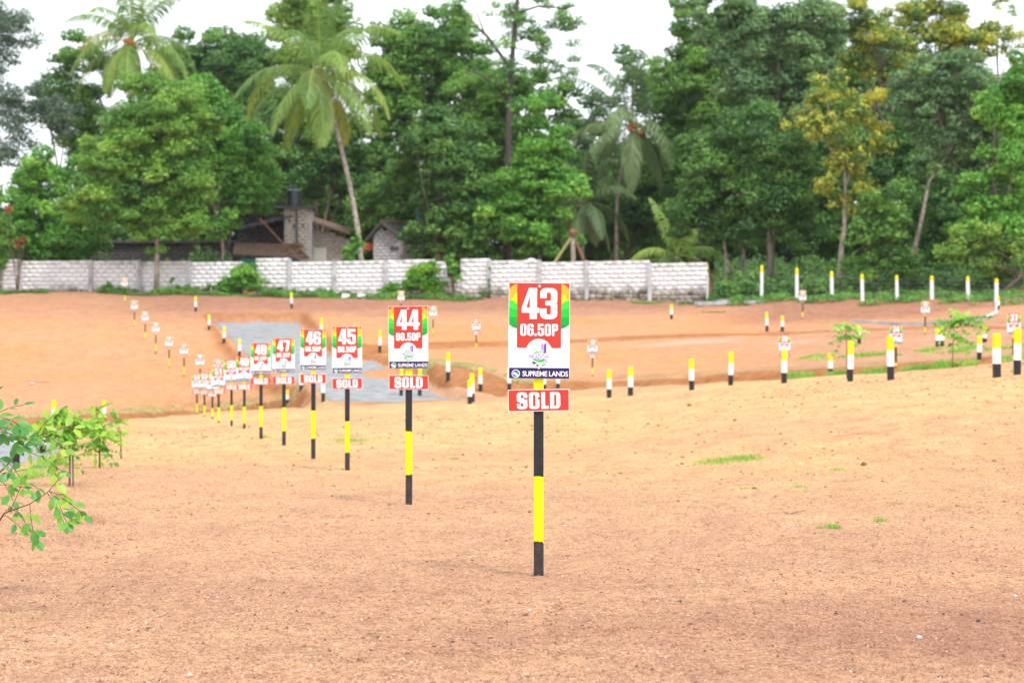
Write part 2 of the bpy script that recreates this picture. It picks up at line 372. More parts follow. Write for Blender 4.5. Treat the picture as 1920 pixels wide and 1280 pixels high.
# per column: [k2, k3, k3b, k4 crest, k5 ditch near, k6 ditch far, k7 bank top, k8 step foot, k9 step top, k10, k11 wall foot]
COLS = {
   0: [(12, 0), (16, -.02), (20, -.06), (23, -.12), (26, -.68), (57, -.56), q(60, 783), q(82, 698), q(84, 688), q(98, 592), q(116, 546)],
 100: [(14, 0), (19, -.02), (23, -.06), (27, -.12), (31, -.68), (57, -.56), q(60, 783), q(82, 698), q(84, 688), q(98, 592), q(116, 546)],
 200: [(18, 0), (28, -.03), (38, -.08), (48, -.157), (51, -.68), (60, -.6), q(64, 775), q(82, 698), q(84, 686), q(98, 592), q(115, 547)],
 340: [(18, 0), (30, -.02), (48, -.28), q(68, 780), (69.5, -.8), (71, -.75), q(73, 768), q(81, 704), q(84, 684), q(98, 590), q(114, 549)],
 450: [(18, 0), (30, 0), (48, -.15), q(66, 770), (67.5, -.6), (68.5, -.5), q(69.5, 762), q(80, 678), q(84, 655), q(98, 588), q(113.5, 550)],
 525: [(18, 0), (30, 0), (48, -.02), q(64, 765), (65.2, -.5), (65.8, -.4), q(66.5, 752), q(78, 684), q(82, 660), q(98, 587), q(112.8, 553)],
 600: [(18, 0), (30, 0), (48, .02), q(62, 762), (62.6, -.02), (63, .05), q(64, 743), q(78, 668), q(80, 655), q(98, 585), q(112, 555)],
 640: [(18, 0), (30, .01), (48, .05), q(60, 759), (60.6, .07), (63.5, .4), q(67, 720), q(78, 665), q(79.5, 645), q(98, 585), q(111.6, 556)],
 700: [(18, 0), (30, .02), (46, .1), q(58, 757), (59, .15), (64, .7), (70, 1.0), q(76.5, 666), q(78, 645), q(98, 586), q(111, 557)],
 800: [(18, 0), (30, .03), (46, .14), q(55, 753), (57, .25), q(64, 713), q(67, 677), q(79.5, 652), q(81, 642), q(98, 587), q(110.2, 557)],
 880: [(18, .01), (30, .04), (46, .18), q(54, 750), (56, .26), q(61, 728), q(65, 690), q(79.5, 650), q(80.7, 641), q(98, 587), q(109.5, 558)],
 960: [(18, .02), (30, .05), (46, .22), q(54, 742), (56, .15), (58.5, .2), q(62, 714), q(80, 648), q(81, 640), q(98, 586), q(109, 558)],
1142: [(18, .03), (30, .12), (46, .35), q(58, 728), (60, .2), (61.5, .3), q(64, 717), q(80, 640), q(81, 633), q(98, 584), q(107, 562)],
1300: [(18, .06), (30, .3), (44, .55), q(54, 722), (56, .25), (57.5, .35), q(60, 706), q(80, 632), q(81, 626), q(98, 583), q(106, 566)],
1470: [(18, .1), (30, .5), (42, .74), q(50, 710), (52, .45), (53.5, .55), q(57, 694), q(80, 626), q(81, 620), q(92, 588), q(100, 564)],
1600: [(18, .15), (28, .6), (38, .84), q(46, 701), (48, .65), (49.5, .7), q(53, 690), q(80, 621), q(81, 616), q(90, 588), q(98, 562)],
1700: [(18, .2), (27, .65), (36, .9), q(44, 695), (46, .75), (47.5, .8), q(51, 682), q(80, 617), q(81, 614), q(89, 585), q(96, 562)],
1800: [(18, .22), (26, .7), (34, .92), q(42, 685), (44, .9), (45.5, .95), q(49, 675), q(78, 613), q(79, 610), q(85, 583), q(93, 564)],
1920: [(18, .25), (25, .7), (33, .98), q(40, 670), (42, 1.1), (43.5, 1.15), q(47, 664), q(72, 615), q(73, 612), q(79, 588), q(90, 562)],
}
CU = np.array(sorted(COLS), dtype=float)
CD = np.array([[1.5, 8.0] + [p[0] for p in COLS[int(c)]] for c in CU])
CZ = np.array([[0.0, -.018] + [p[1] for p in COLS[int(c)]] for c in CU])
for Dk, dz in ((4, .25), (50, 4.2), (900, 6.0)):
    CD = np.hstack([CD, CD[:, 12:13] + Dk]); CZ = np.hstack([CZ, CZ[:, 12:13] + dz])
_ug = np.arange(-200, 2121, 4.0)
def _sm(A):
    out = np.array([np.interp(_ug, CU, A[:, k]) for k in range(A.shape[1])])
    ker = np.exp(-0.5 * (np.arange(-8, 9) / 3.5) ** 2); ker /= ker.sum()
    pad = np.pad(out, ((0, 0), (8, 8)), mode='edge')
    return np.array([np.convolve(r, ker, 'valid') for r in pad])
GD, GZ = _sm(CD), _sm(CZ)
def feats(u):
    u = np.clip(np.asarray(u, dtype=float), _ug[0], _ug[-1])
    x = (u - _ug[0]) / 4.0; i = np.minimum(x.astype(int), len(_ug) - 2); f = x - i
    return GD[:, i] * (1 - f) + GD[:, i + 1] * f, GZ[:, i] * (1 - f) + GZ[:, i + 1] * f
def _h(ix, iy, s):
    n = (ix * 374761393 + iy * 668265263 + s * 974634777) & 0x7fffffff
    n = ((n ^ (n >> 13)) * 1274126177) & 0x7fffffff
    return ((n ^ (n >> 16)) & 0xffff) / 65535.0
def vnoise(x, y, s=0):
    x = np.asarray(x, dtype=float); y = np.asarray(y, dtype=float)
    ix = np.floor(x).astype(np.int64); iy = np.floor(y).astype(np.int64)
    fx = x - ix; fy = y - iy; fx = fx * fx * (3 - 2 * fx); fy = fy * fy * (3 - 2 * fy)
    a = _h(ix, iy, s); b = _h(ix + 1, iy, s); c = _h(ix, iy + 1, s); d = _h(ix + 1, iy + 1, s)
    return (a * (1 - fx) + b * fx) * (1 - fy) + (c * (1 - fx) + d * fx) * fy - 0.5
ROAD = [(397, 98), (425, 89), (452, 81), (525, 70), (575, 65), (610, 61), (740, 58), (880, 56), (862, 60), (800, 64.2), (775, 70), (700, 75.5), (622, 78.5), (600, 84), (560, 98)]
RP = np.array([[(u - 960) / F * d, d] for u, d in ROAD])
def road_sd(X, Y):
    """signed distance to the road outline, negative inside"""
    X = np.asarray(X, dtype=float); Y = np.asarray(Y, dtype=float)
    best = np.full(X.shape, 1e9); ins = np.zeros(X.shape, dtype=bool)
    n = len(RP)
    for i in range(n):
        a, b = RP[i], RP[(i + 1) % n]
        ex, ey = b - a
        t = np.clip(((X - a[0]) * ex + (Y - a[1]) * ey) / (ex * ex + ey * ey), 0, 1)
        best = np.minimum(best, np.hypot(X - a[0] - t * ex, Y - a[1] - t * ey))
        c = (a[1] > Y) != (b[1] > Y)
        with np.errstate(divide='ignore', invalid='ignore'):
            xi = a[0] + (Y - a[1]) * ex / (ey if ey else 1e-9)
        ins ^= c & (X < xi)
    return np.where(ins, -best, best)
def road_z(Y): return np.interp(Y, [50, 56, 61, 64.5, 70, 76, 80, 98, 120], [.05, .12, .16, .62, .80, 1.45, 1.72, 3.5, 5.0])
def base_z(X, Y, detail=True):
    X = np.asarray(X, dtype=float); Y = np.asarray(Y, dtype=float)
    u = 960 + F * X / np.maximum(Y, 1.5)
    d, z = feats(u)
    out = np.full(X.shape, 0.0)
    for k in range(len(d) - 1):
        m = (Y >= d[k]) & (Y <= d[k + 1])
        t = (Y - d[k]) / np.maximum(d[k + 1] - d[k], 1e-6)
        out = np.where(m, z[k] + (z[k + 1] - z[k]) * t, out)
    out = np.where(Y > d[-1], z[-1], out)
    sd = road_sd(X, Y) + 0.25 * vnoise(X * 1.3, Y * 1.3, 5)
    w = np.clip(1 - sd / 0.45, 0, 1); w = w * w * (3 - 2 * w)
    out = out * (1 - w) + road_z(Y) * w
    if detail:
        far = np.clip((Y - 6) / 60, 0.15, 1.0)
        inroad = 1 - 0.93 * w
        out = out + inroad * far * (0.10 * vnoise(X / 2.3, Y / 2.9, 1) + 0.06 * vnoise(X / .9, Y / 1.1, 2) + 0.03 * vnoise(X / .35, Y / .4, 3))
        out = out + np.where(Y < 30, 0.012 * vnoise(X / .16, Y / .16, 4) + 0.02 * vnoise(X / .5, Y / .35, 6), 0)
    return out
MOUNDS = [((u - 960) / F * D, D) for u, D in ((1010, 9.88), (766, 15.24), (651, 20.3), (587, 23.4), (532, 27.5), (489, 30.4))]
_bz = base_z
def base_z(X, Y, detail=True):
    out = _bz(X, Y, detail)
    X = np.asarray(X, dtype=float); Y = np.asarray(Y, dtype=float)
    for mx_, my_ in MOUNDS:
        r = np.hypot((X - mx_) / .14, (Y - my_) / .12)
        out = out + np.where(r < 3, .007 * np.exp(-r * r) * (1 + 1.2 * vnoise(X / .03, Y / .03, 81)), 0)
    # faint wheel ruts crossing the near ground
    for a_, b_, c_ in ((.12, 12.6, .11), (.12, 14.1, .11), (-.05, 20.0, .14), (-.05, 21.7, .14)):
        t_ = (Y - b_ - a_ * X - .25 * vnoise(X / 2.0, Y * 0 + b_, 82)) / c_
        out = out - .014 * np.exp(-t_ * t_) + .006 * np.exp(-(np.abs(t_) - 1.9) ** 2 * 2)
    return out
def gz(X, Y): return float(base_z(np.array([X]), np.array([Y]))[0])
def at(u, D, dz=0.0):
    X = (u - 960) / F * D
    return Vector((X, D, gz(X, D) + dz))
def solve(u, py, hint, span=12.0):
    """the spot near depth HINT in direction u where the ground shows at row py"""
    Ds = np.linspace(max(3, hint - span), hint + span, 400)
    X = (u - 960) / F * Ds
    r = HOR - (base_z(X, Ds) - CAMZ) * F / Ds
    s = np.abs(r - py) + 0.35 * np.abs(Ds - hint)
    i = int(np.argmin(s)); return at(u, float(Ds[i]))

def near_brown(X, Y):
    """redder, damper soil in the near foreground, strongest towards the right"""
    n1 = vnoise(X / 1.9, Y / 2.4, 91); n2 = vnoise(X / .5, Y / .8, 92)
    a = np.clip(1.35 - np.hypot((X - 1.9) / 2.2, (Y - 7.6 - .1 * X + n2 * .4) / 1.25), 0, 1) * .7
    b = np.clip(n1 * 1.2 + n2 * .4 + .05, 0, 1) * .5 * np.clip((13 - Y) / 4, 0, 1)
    c = np.clip(1.1 - np.hypot((X + 2.3) / .9, (Y - 9.3 - n2 * .2) / .28), 0, 1) * .5
    return np.clip(np.maximum(np.maximum(a, b), c) + n2 * .25 * (a > 0), 0, .9)

def build_ground():
    ucols = np.concatenate([np.linspace(-9000, -250, 18)[:-1], np.arange(-250, 2171, 4.6), np.linspace(2171, 11000, 18)[1:]])
    d, z = feats(ucols)
    nseg = [36, 44, 24, 24, 30, 5, 34, 10, 56, 9, 60, 46, 6, 12, 8]
    rowsY = []
    for k in range(len(d) - 1):
        for j in range(nseg[k]):
            t = j / nseg[k]
            if k == 0: t = t ** 1.0
            rowsY.append(d[k] + (d[k + 1] - d[k]) * t)
    rowsY.append(d[-1])
    Y = np.array(rowsY); U = np.broadcast_to(ucols, Y.shape)
    X = (U - 960) / F * Y
    Z = base_z(X, Y)
    Xb = (ucols - 960) / F * 18.0
    X = np.vstack([Xb[None] * 1.2, X]); Y = np.vstack([np.full((1, len(ucols)), -25.0), Y]); Z = np.vstack([np.zeros((1, len(ucols))), Z])
    nr, nc = X.shape
    V = np.stack([X, Y, Z], -1).reshape(-1, 3)
    i = np.arange(nr - 1)[:, None] * nc + np.arange(nc - 1)[None]
    Fc = np.stack([i, i + 1, i + 1 + nc, i + nc], -1).reshape(-1, 4)
    # soil zones
    u = 960 + F * X / np.maximum(Y, 1.5)
    dd, zz = feats(u)
    def band(a, b, s):   # smooth 0..1 between depths a and b
        return np.clip((Y - a) / s, 0, 1) * np.clip((b - Y) / s, 0, 1)
    n1 = vnoise(X / 3.1, Y / 4.0, 11); n2 = vnoise(X / .8, Y / 1.0, 12)
    orange = np.clip(band(11, 64, 12) * 0.55 + n1 * .7, 0, .8) * (Y > 8)
    lf = (u < 620) & (Y > dd[8] - .5)
    orange = np.where(lf, np.clip(.62 + n1 * .8 - np.clip((Y - 90) / 15, 0, 1) * .4, 0, 1), orange)
    mids = (u >= 620) & (Y > dd[8])
    orange = np.where(mids, np.clip(.6 + n1 * .9 - np.clip((Y - 92) / 10, 0, 1) * .5, 0, 1), orange)
    right = np.clip((u - 1300 - 160 * n1) / 260, 0, 1) * (Y > dd[8]) * np.clip((85 - Y) / 2, 0, 1)
    orange = orange * (1 - .65 * right)
    brown = np.clip((Y - 93 - 4 * n1) / 9, 0, 1) * .85 * np.clip((u - 50) / 300, .45, 1)
    brown = np.maximum(brown, np.clip((u - 1300) / 150, 0, 1) * np.clip((Y - 83) / 5, 0, .9))
    brown = np.maximum(brown, right * (.25 + n1 * .3))
    sd = road_sd(X, Y)
    cut = np.clip(1 - np.abs(sd - .25) / .45, 0, 1) * (Y > 66) * .8
    seg = lambda a, b: ((Y >= dd[a] - .15) & (Y <= dd[b] + .15)).astype(float)
    cut = np.maximum(cut, seg(7, 8) * .95); cut = np.maximum(cut, seg(9, 10) * (u > 620) * .8); cut = np.maximum(cut, seg(5, 6) * .5)
    cut = np.where((sd > .1) | (cut == 0), cut, 0)
    cut = np.clip(cut + n2 * .3 * (cut > 0), 0, 1)
    sand = np.clip(1 - np.hypot((u - 1280) / 130, (Y - 77.0) / 2.2), 0, 1) * 1.6 + np.clip(1 - np.hypot((u - 1500) / 90, (Y - 73) / 1.5), 0, 1) * .7
    sand = np.clip(sand + n2 * 1.1 * (sand > 0), 0, .8)
    verge = np.clip(1 - np.abs(Y - dd[8] - .9) / 1.3, 0, 1) * .6 * ((u < 620) | (u > 780)) + np.clip(1 - np.abs(Y - dd[5] + .3) / .5, 0, 1) * .25
    verge = np.clip(verge + n2 * .5 * (verge > 0), 0, .9)
    pale = np.clip((Y - 10) / 14, 0, .85) * np.clip((dd[5] + 2 - Y) / 3, 0, 1) * np.clip(.8 + n1 * 1.2, 0, 1)
    orange = np.where(Y < dd[5] + 1, orange * .5, orange)
    brown = np.maximum(brown, near_brown(X, Y))
    o = mesh_np("ground", V, Fc, M["soil"], smooth=True, tint=dict(pale=pale.ravel(), orange=orange.ravel(), brown=brown.ravel(), cut=cut.ravel(), sand=sand.ravel(), verge=verge.ravel()))
    tag(o, kind="structure")

def build_road():
    us = np.arange(380, 900, 3.0); Ds = np.arange(55.6, 98.6, .16)
    D, U = np.meshgrid(Ds, us, indexing='ij'); X = (U - 960) / F * D
    Z = base_z(X, D) + .012
    nr, nc = X.shape
    i = (np.arange(nr - 1)[:, None] * nc + np.arange(nc - 1)[None])
    sd = road_sd(X, D) + .35 * vnoise(X * 2, D * 2, 21) + .15 * vnoise(X * 6, D * 6, 22)
    # bare spur of soil between the side branch and the main road
    spur = (np.hypot((U - 738) / 60, (D - 71.5) / 1.6) < 1)
    ok = (sd[:-1, :-1] < -.08) & ~spur[:-1, :-1]
    Fc = np.stack([i, i + 1, i + 1 + nc, i + nc], -1)[ok]
    o = mesh_np("gravel_road", np.stack([X, D, Z], -1).reshape(-1, 3), Fc, M["gravel"], smooth=True)
    tag(o, kind="structure")
    us = np.arange(-900, 330, 6.0); T = np.linspace(0.04, .93, 90)
    d, z = feats(us)
    D = d[6] + (d[7] - d[6]) * T[:, None]; U = np.broadcast_to(us, D.shape); X = (U - 960) / F * D
    Z = base_z(X, D) + .012
    nr, nc = X.shape
    i = (np.arange(nr - 1)[:, None] * nc + np.arange(nc - 1)[None])
    o = mesh_np("gravel_road", np.stack([X, D, Z], -1).reshape(-1, 3), np.stack([i, i + 1, i + 1 + nc, i + nc], -1).reshape(-1, 4), M["gravel"], smooth=True)
    tag(o, kind="structure")

build_ground()
build_road()

# ------------------------------------------------------------------ walls of whitewashed blocks
def stone_course(mb_v, mb_f, grime, p0, p1, zb, zt, rng, thick, depth_off):
    """rough plinth stones between two plan points"""
    d = (p1 - p0); L = d.length; d.normalize(); nrm = Vector((d.y, -d.x, 0))
    rows = max(1, int(round((zt - zb) / .22))); h = (zt - zb) / rows
    for r in range(rows):
        s = -rng.random() * .2
        while s < L:
            w = .2 + rng.random() * .3
            a, b = max(0, s), min(L, s + w - .03)
            if b - a > .08:
                off = depth_off + rng.random() * .06
                z0, z1 = zb + r * h + .012, zb + (r + 1) * h - .012 * rng.random()
                base = len(mb_v)
                for oo in (off, -thick):
                    for (ss, zz) in ((a, z0), (b, z0), (b, z1), (a, z1)):
                        j = lambda k=.025: (rng.random() - .5) * k
                        q_ = p0 + d * (ss + j(.05)) + nrm * (oo + j())
                        mb_v.append((q_.x, q_.y, zz + j(.04)))
                for f in ((0, 1, 2, 3), (5, 4, 7, 6), (4, 0, 3, 7), (1, 5, 6, 2), (3, 2, 6, 7), (4, 5, 1, 0)):
                    mb_f.append(tuple(base + i for i in f))
                grime += [.75 * rng.random() + .25] * 8
            s += w

def block_run(u0, u1, D0, D1, top_z, bot_z, rng, top_fn=None, bh=.2, bl=.4, thick=.067, grime_amt=.25, skip=None, gap=.006):
    """blocks laid between two directions; returns verts, faces, grime"""
    p0 = Vector(((u0 - 960) / F * D0, D0, 0)); p1 = Vector(((u1 - 960) / F * D1, D1, 0))
    d = p1 - p0; L = d.length; d.normalize(); nrm = Vector((d.y, -d.x, 0))
    if nrm.y > 0: nrm = -nrm
    V, Fc, G = [], [], []
    n = int(math.ceil((top_z - bot_z) / bh))
    for r in range(n):
        z1 = top_z - r * bh; z0 = max(z1 - bh, bot_z)
        s = -(bl / 2 if r % 2 else 0)
        while s < L:
            a, b = max(0, s), min(L, s + bl)
            mid = (a + b) / 2
            if b - a > .06 and not (skip and skip(mid / L, z1)) and not (r == 0 and rng.random() < .04):
                off = (rng.random() - .5) * .006
                A, B = a + gap, b - gap
                base = len(V)
                for oo in (off + thick, -thick):
                    for (ss, zz) in ((A, z0 + gap), (B, z0 + gap), (B, z1 - gap), (A, z1 - gap)):
                        q_ = p0 + d * ss + nrm * oo
                        V.append((q_.x, q_.y, zz + (rng.random() - .5) * .003))
                for f in ((0, 1, 2, 3), (5, 4, 7, 6), (4, 0, 3, 7), (1, 5, 6, 2), (3, 2, 6, 7), (4, 5, 1, 0)):
                    Fc.append(tuple(base + i for i in f))
                g = grime_amt * (.4 + .6 * rng.random())
                if r == 0: g = max(g, .6)
                elif r == 1: g = max(g, .2)
                lo = (z0 - bot_z)
                if lo < .3: g = max(g, .85 - lo / .45)
                G += [g] * 8
            s += bl
    return V, Fc, G, p0, p1, d, nrm, L

def block_wall(label, panels, pillars, seed, mat="block", cap_left=0):
    """panels: (u0,u1,D0,D1,py_top,py_bottom,skip,plinth_rows)"""
    rng = random.Random(seed)
    u_mid = panels[len(panels) // 2][0]; D_mid = panels[len(panels) // 2][2]
    root = empty("block_wall", at(u_mid, D_mid)); inv = root.location.copy()
    for (u0, u1, D0, D1, pt, pb, skip, plinth) in panels:
        Dm = (D0 + D1) / 2
        zt, zb = z_of(pt, Dm), z_of(pb, Dm)
        V, Fc, G, p0, p1, d, nrm, L = block_run(u0, u1, D0, D1, zt, zb, rng, skip=skip, bh=.245, bl=.5, grime_amt=.18)
        mb_v, mb_f, g2 = [], [], []
        V = [tuple(Vector(v) - inv) for v in V]
        o = mesh_np("wall_panel", V, Fc, M[mat], parent=root, tint=dict(grime=G))
        core = MB()
        nseg = 14
        for i in range(nseg):
            a, b = i / nseg, (i + 1) / nseg
            zz = zt - .012
            if skip:
                while zz > zb and skip((a + b) / 2, zz): zz -= .2
                if zz <= zb + .05: continue
                zz -= .02
            c = p0.lerp(p1, (a + b) / 2)
            c.z = (zz + zb) / 2
            core.box(c - inv, (L / nseg, .12, zz - zb), 0, Matrix.Rotation(math.atan2(d.y, d.x), 3, 'Z'))
        core.build("mortar", M["mortar"], o)
        gb = min(gz(p0.x, p0.y), gz(p1.x, p1.y)) - .25
        sv, sf, sg = [], [], []
        stone_course(sv, sf, sg, p0, p1, gb, zb - .004, rng, .1, .085 if plinth else .03)
        sv = [tuple(Vector(v) - inv) for v in sv]
        mesh_np("stone_plinth", sv, sf, M["rawblock"], parent=root, tint=dict(grime=sg))
    for (u, D, pt) in pillars:
        mb = MB()
        X = (u - 960) / F * D; zt = z_of(pt, D); zb = gz(X, D) - .3
        mb.box(Vector((X, D, (zt + zb) / 2)) - inv, (.22, .2, zt - zb), 0, None, 1.0, .01)
        mb.build("pillar", M["concrete"], root)
    tag(root, label, "wall", "whitewashed block boundary walls")
    return root

def ragged(side, w=.5, s=5):
    """blocks missing as a stair at one end of a panel"""
    def f(t, z, side=side):
        t = 1 - t if side == 'r' else t
        k = int((z * 5 + 1000)) % 9
        return False
    return f
def stair(side, z_top, z_bot, t_top, t_bot, jit=3):
    def f(t, z):
        x = 1 - t if side == 'r' else t
        k = (z_top - z) / max(z_top - z_bot, .1)
        lim = t_top + (t_bot - t_top) * k + .06 * math.sin(z * 37 + jit)
        return x < lim
    return f

zl = lambda py, D: z_of(py, D)
def build_walls():
    block_wall("long low whitewashed block wall standing behind the bare orange slope",
        [(-260, 38, 119, 116, 489, 545, None, 0), (38, 170, 116, 115.4, 489, 543, None, 0), (170, 262, 115.4, 115, 489, 544, None, 0),
         (262, 355, 115, 114.3, 490, 546, None, 0), (355, 455, 114.3, 113.6, 491, 548, stair('r', zl(491, 114), zl(548, 114), .03, .12), 0)],
        [(38, 115.9, 488), (170, 115.3, 488), (262, 114.9, 488), (355, 114.2, 489)], 1)
    block_wall("whitewashed block wall with a stepped top below the two old sheds",
        [(480, 543, 113.3, 112.9, 484, 547, stair('l', zl(484, 113), zl(547, 113), .05, -.1), 0), (543, 627, 112.9, 112.3, 491, 549, None, 0), (627, 723, 112.3, 111.4, 489, 550, None, 1),
         (723, 815, 111.4, 110.6, 487, 550, None, 0), (815, 850, 110.6, 110.2, 490, 550, stair('r', zl(490, 110), zl(550, 110), .45, .05), 0), (850, 864, 110.2, 110.05, 524, 550, None, 1)],
        [(543, 112.8, 485), (627, 112.2, 489), (723, 111.3, 488)], 2)
    block_wall("whitewashed block wall with a stone plinth ending beside the trees",
        [(864, 918, 110, 109.6, 485, 545, stair('l', zl(485, 110), zl(545, 110), .02, .12), 1), (918, 1012, 109.6, 108.6, 488, 545, None, 1), (1012, 1100, 108.6, 107.7, 491, 546, None, 1),
         (1100, 1218, 107.7, 106.6, 489, 545, None, 1), (1218, 1326, 106.6, 105.5, 493, 547, None, 1)],
        [(918, 109.5, 487), (1012, 108.5, 488), (1100, 107.6, 489), (1218, 106.5, 492)], 3)
    mb = MB(); p = at(1326, 105.2)
    mb.tube([p + Vector((0, 0, -.2)), p + Vector((0, 0, 1.15)), p + Vector((-.05, 0, 1.35)), p + Vector((-.22, 0, 1.45))], [.05] * 4, 0, 8)
    o = mb.build("drain_pipe", M["pipe"], None); tag(o, "white plastic pipe running up the free end of the whitewashed wall", "pipe")

# ------------------------------------------------------------------ marker posts and fence
def marker_mesh(h, w, bands, seed):
    mb = MB(); zb = -.25
    cuts = [zb, h * bands[0], h * bands[1], h * .975]
    for i, m in enumerate((0, 1, 2)):
        a, b = cuts[i], cuts[i + 1]
        mb.box((0, 0, (a + b) / 2), (w, w, b - a), m, None, 1.0, w * .12)
    mb.box((0, 0, h * .9875), (w, w, h * .025), 2, None, .72, w * .12)
    return mb
def marker_post(u, top, bot, D, label, solid=False, group="black white and yellow marker posts on the plots"):
    p = at(u, D) if solid else solve(u, bot, D)
    Dr = p.y
    h = z_of(top, Dr) - p.z
    h = min(max(h, .45), 1.5)
    mb = marker_mesh(h, .11, (.31, .67), u)
    o = mb.build("marker_post", [M["black"], M["white"], M["yellow"]], None, p)
    rng = random.Random(int(u * 7 + top))
    o.rotation_euler = (rng.uniform(-.02, .02), rng.uniform(-.025, .025), rng.uniform(-.3, .3))
    tag(o, label, "marker post", group)
    return o
POSTS = [
 (1142, 693, 745, 54, "short marker post right of the front sign, left one of a close pair"),
 (1182, 688, 742, 52, "short marker post right of the front sign, right one of the close pair"),
 (1297, 673, 731, 48, "marker post standing alone on the near ground right of the close pair"),
 (1370, 660, 722, 45, "marker post on the near ground between the lone post and the one hiding a sign"),
 (1470, 655, 718, 44, "near marker post standing right in front of a small sold sign"),
 (1594, 640, 715, 38, "near marker post standing under the left small sapling on the right side"),
 (1670, 630, 712, 36, "near marker post overlapping the left edge of an unsold sign on the right"),
 (1869, 625, 707, 34, "tall near marker post, second from the right edge of the photo"),
 (1907, 615, 702, 33, "largest marker post, nearest the right edge of the photo"),
 (881, 712, 757, 52, "front one of two overlapping marker posts at the near end of the brown bank"),
 (886, 700, 754, 53, "rear one of two overlapping marker posts at the near end of the brown bank"),
 (901, 689, 733, 62, "marker post on the brown bank just right of the overlapping pair"),
 (840, 660, 713, 66, "marker post on top of the brown bank beside the grey road"),
 (955, 690, 731, 60, "marker post half hidden behind the left side of the front sign"),
 (1020, 710, 729, 59, "marker post behind the stake of the front sign, seen below its board"),
 (1046, 700, 727, 60, "marker post behind the right side of the front sign, seen below its board"),
 (752, 690, 742, 60, "marker post on the road edge behind the left side of sign 44"),
 (787, 690, 742, 60, "marker post on the road edge behind the right side of sign 44"),
 (565, 700, 731, 68, "marker post behind the left side of sign 46"),
 (606, 700, 752, 61, "marker post behind the right side of sign 46, near the road end"),
 (538, 735, 757, 64, "low marker post behind the stake of sign 47"),
 (602, 596, 640, 84, "marker post rising above the top right corner of sign 46"),
 (797, 620, 661, 79, "marker post just right of sign 44 at the small soil step"),
 (712, 619, 660, 77, "marker post standing on the step between signs 44 and 45"),
 (547, 548, 578, 99.6, "marker post above the cut at the top right corner of the grey road"),
 (367, 556, 584, 100, "marker post above the cut at the top left corner of the grey road"),
 (392, 590, 618, 95, "uppermost of the marker posts along the left edge of the grey road"),
 (420, 612, 643, 89, "middle one of three marker posts along the left edge of the grey road"),
 (449, 635, 668, 83, "lowest of three marker posts along the left edge of the grey road"),
 (195, 750, 787, 62, "marker post behind the small leafy saplings on the left"),
 (102, 749, 800, 50, "marker post mostly hidden by the bright green sapling on the left"),
 (30, 800, 870, 36, "marker post on the left road seen through the shrub leaves at the left edge"),
 (80, 797, 850, 42, "marker post on the left road between the shrub and the bright sapling"),
 (1259, 571, 598, 98, "small marker post alone on the bare ground before the right end of the wall"),
 (1094, 515, 548, 106.3, "small marker post in front of the whitewashed wall right of the front sign"),
 (942, 520, 550, 108, "small marker post in front of the whitewashed wall left of the front sign"),
 (1438, 585, 621, 84, "left one of two small marker posts on the far soil step at the right"),
 (1467, 592, 621, 84.5, "right one of two small marker posts on the far soil step at the right"),
 (1557, 663, 703, 60, "small marker post standing in the roadside grass left of the left sapling"),
 (1611, 610, 645, 77, "small marker post on the reddish ground between two saplings"),
 (1758, 615, 652, 73, "left one of two touching marker posts on the reddish ground"),
 (1767, 615, 652, 73, "right one of two touching marker posts on the reddish ground"),
 (1836, 630, 676, 60, "small marker post behind the grass right of the slender sapling"),
 (1846, 613, 647, 72, "small far marker post right above the one behind the grass"),
 (1556, 520, 545, 99, "small marker post close to the left of the third fence post"),
 (1871, 556, 580, 88, "small marker post at the foot of the last white fence post"),
]
FENCE = [(1326, 496, 560, 105.8), (1428, 497, 561, 102), (1494, 502, 562, 100), (1560, 508, 560, 98.5), (1617, 514, 566, 97), (1682, 516, 569, 96), (1747, 517, 571, 95), (1815, 518, 577, 92), (1868, 522, 583, 90), (1925, 512, 568, 89), (1990, 510, 568, 88)]
def build_posts():
    for (u, t, b, D, lab) in POSTS: marker_post(u, t, b, D, lab)
    root = empty("wire_fence", at(1560, 98.5))
    tops = []
    for (u, t, b, D) in FENCE:
        p = at(u, D); zt = z_of(t, D); h = zt - p.z
        mb = MB(); w = .16; hw = h * .8
        mb.box((0, 0, (hw - .4) / 2), (w, w, hw + .4), 0, None, .95, .03)
        mb.box((0, 0, hw + h * .075), (w * .95, w * .95, h * .15), 1, None, .96, .03)
        mb.box((0, 0, hw + h * .175), (w * .91, w * .91, h * .05), 1, None, .4, .03)
        o = mb.build("fence_post", [M["white"], M["yellow"]], root, p - root.location)
        o.rotation_euler = (0, random.uniform(-.02, .02), random.uniform(-.2, .2))
        tops.append((p, h))
    for k in range(5):
        mb = MB()
        pts = []
        for i, (p, h) in enumerate(tops):
            pts.append(p + Vector((0, -.09, h * (.2 + .16 * k))) - root.location)
            if i < len(tops) - 1:
                q_ = tops[i + 1][0]; m_ = (p + q_) / 2 + Vector((0, -.09, (h + tops[i + 1][1]) / 2 * (.2 + .16 * k) - .03)); pts.append(m_ - root.location)
        mb.tube(pts, [.004] * len(pts), 0, 5)
        mb.build("wire_strand", M["wire"], root)
    tag(root, "wire fence on white concrete posts with yellow tops below the trees", "fence")

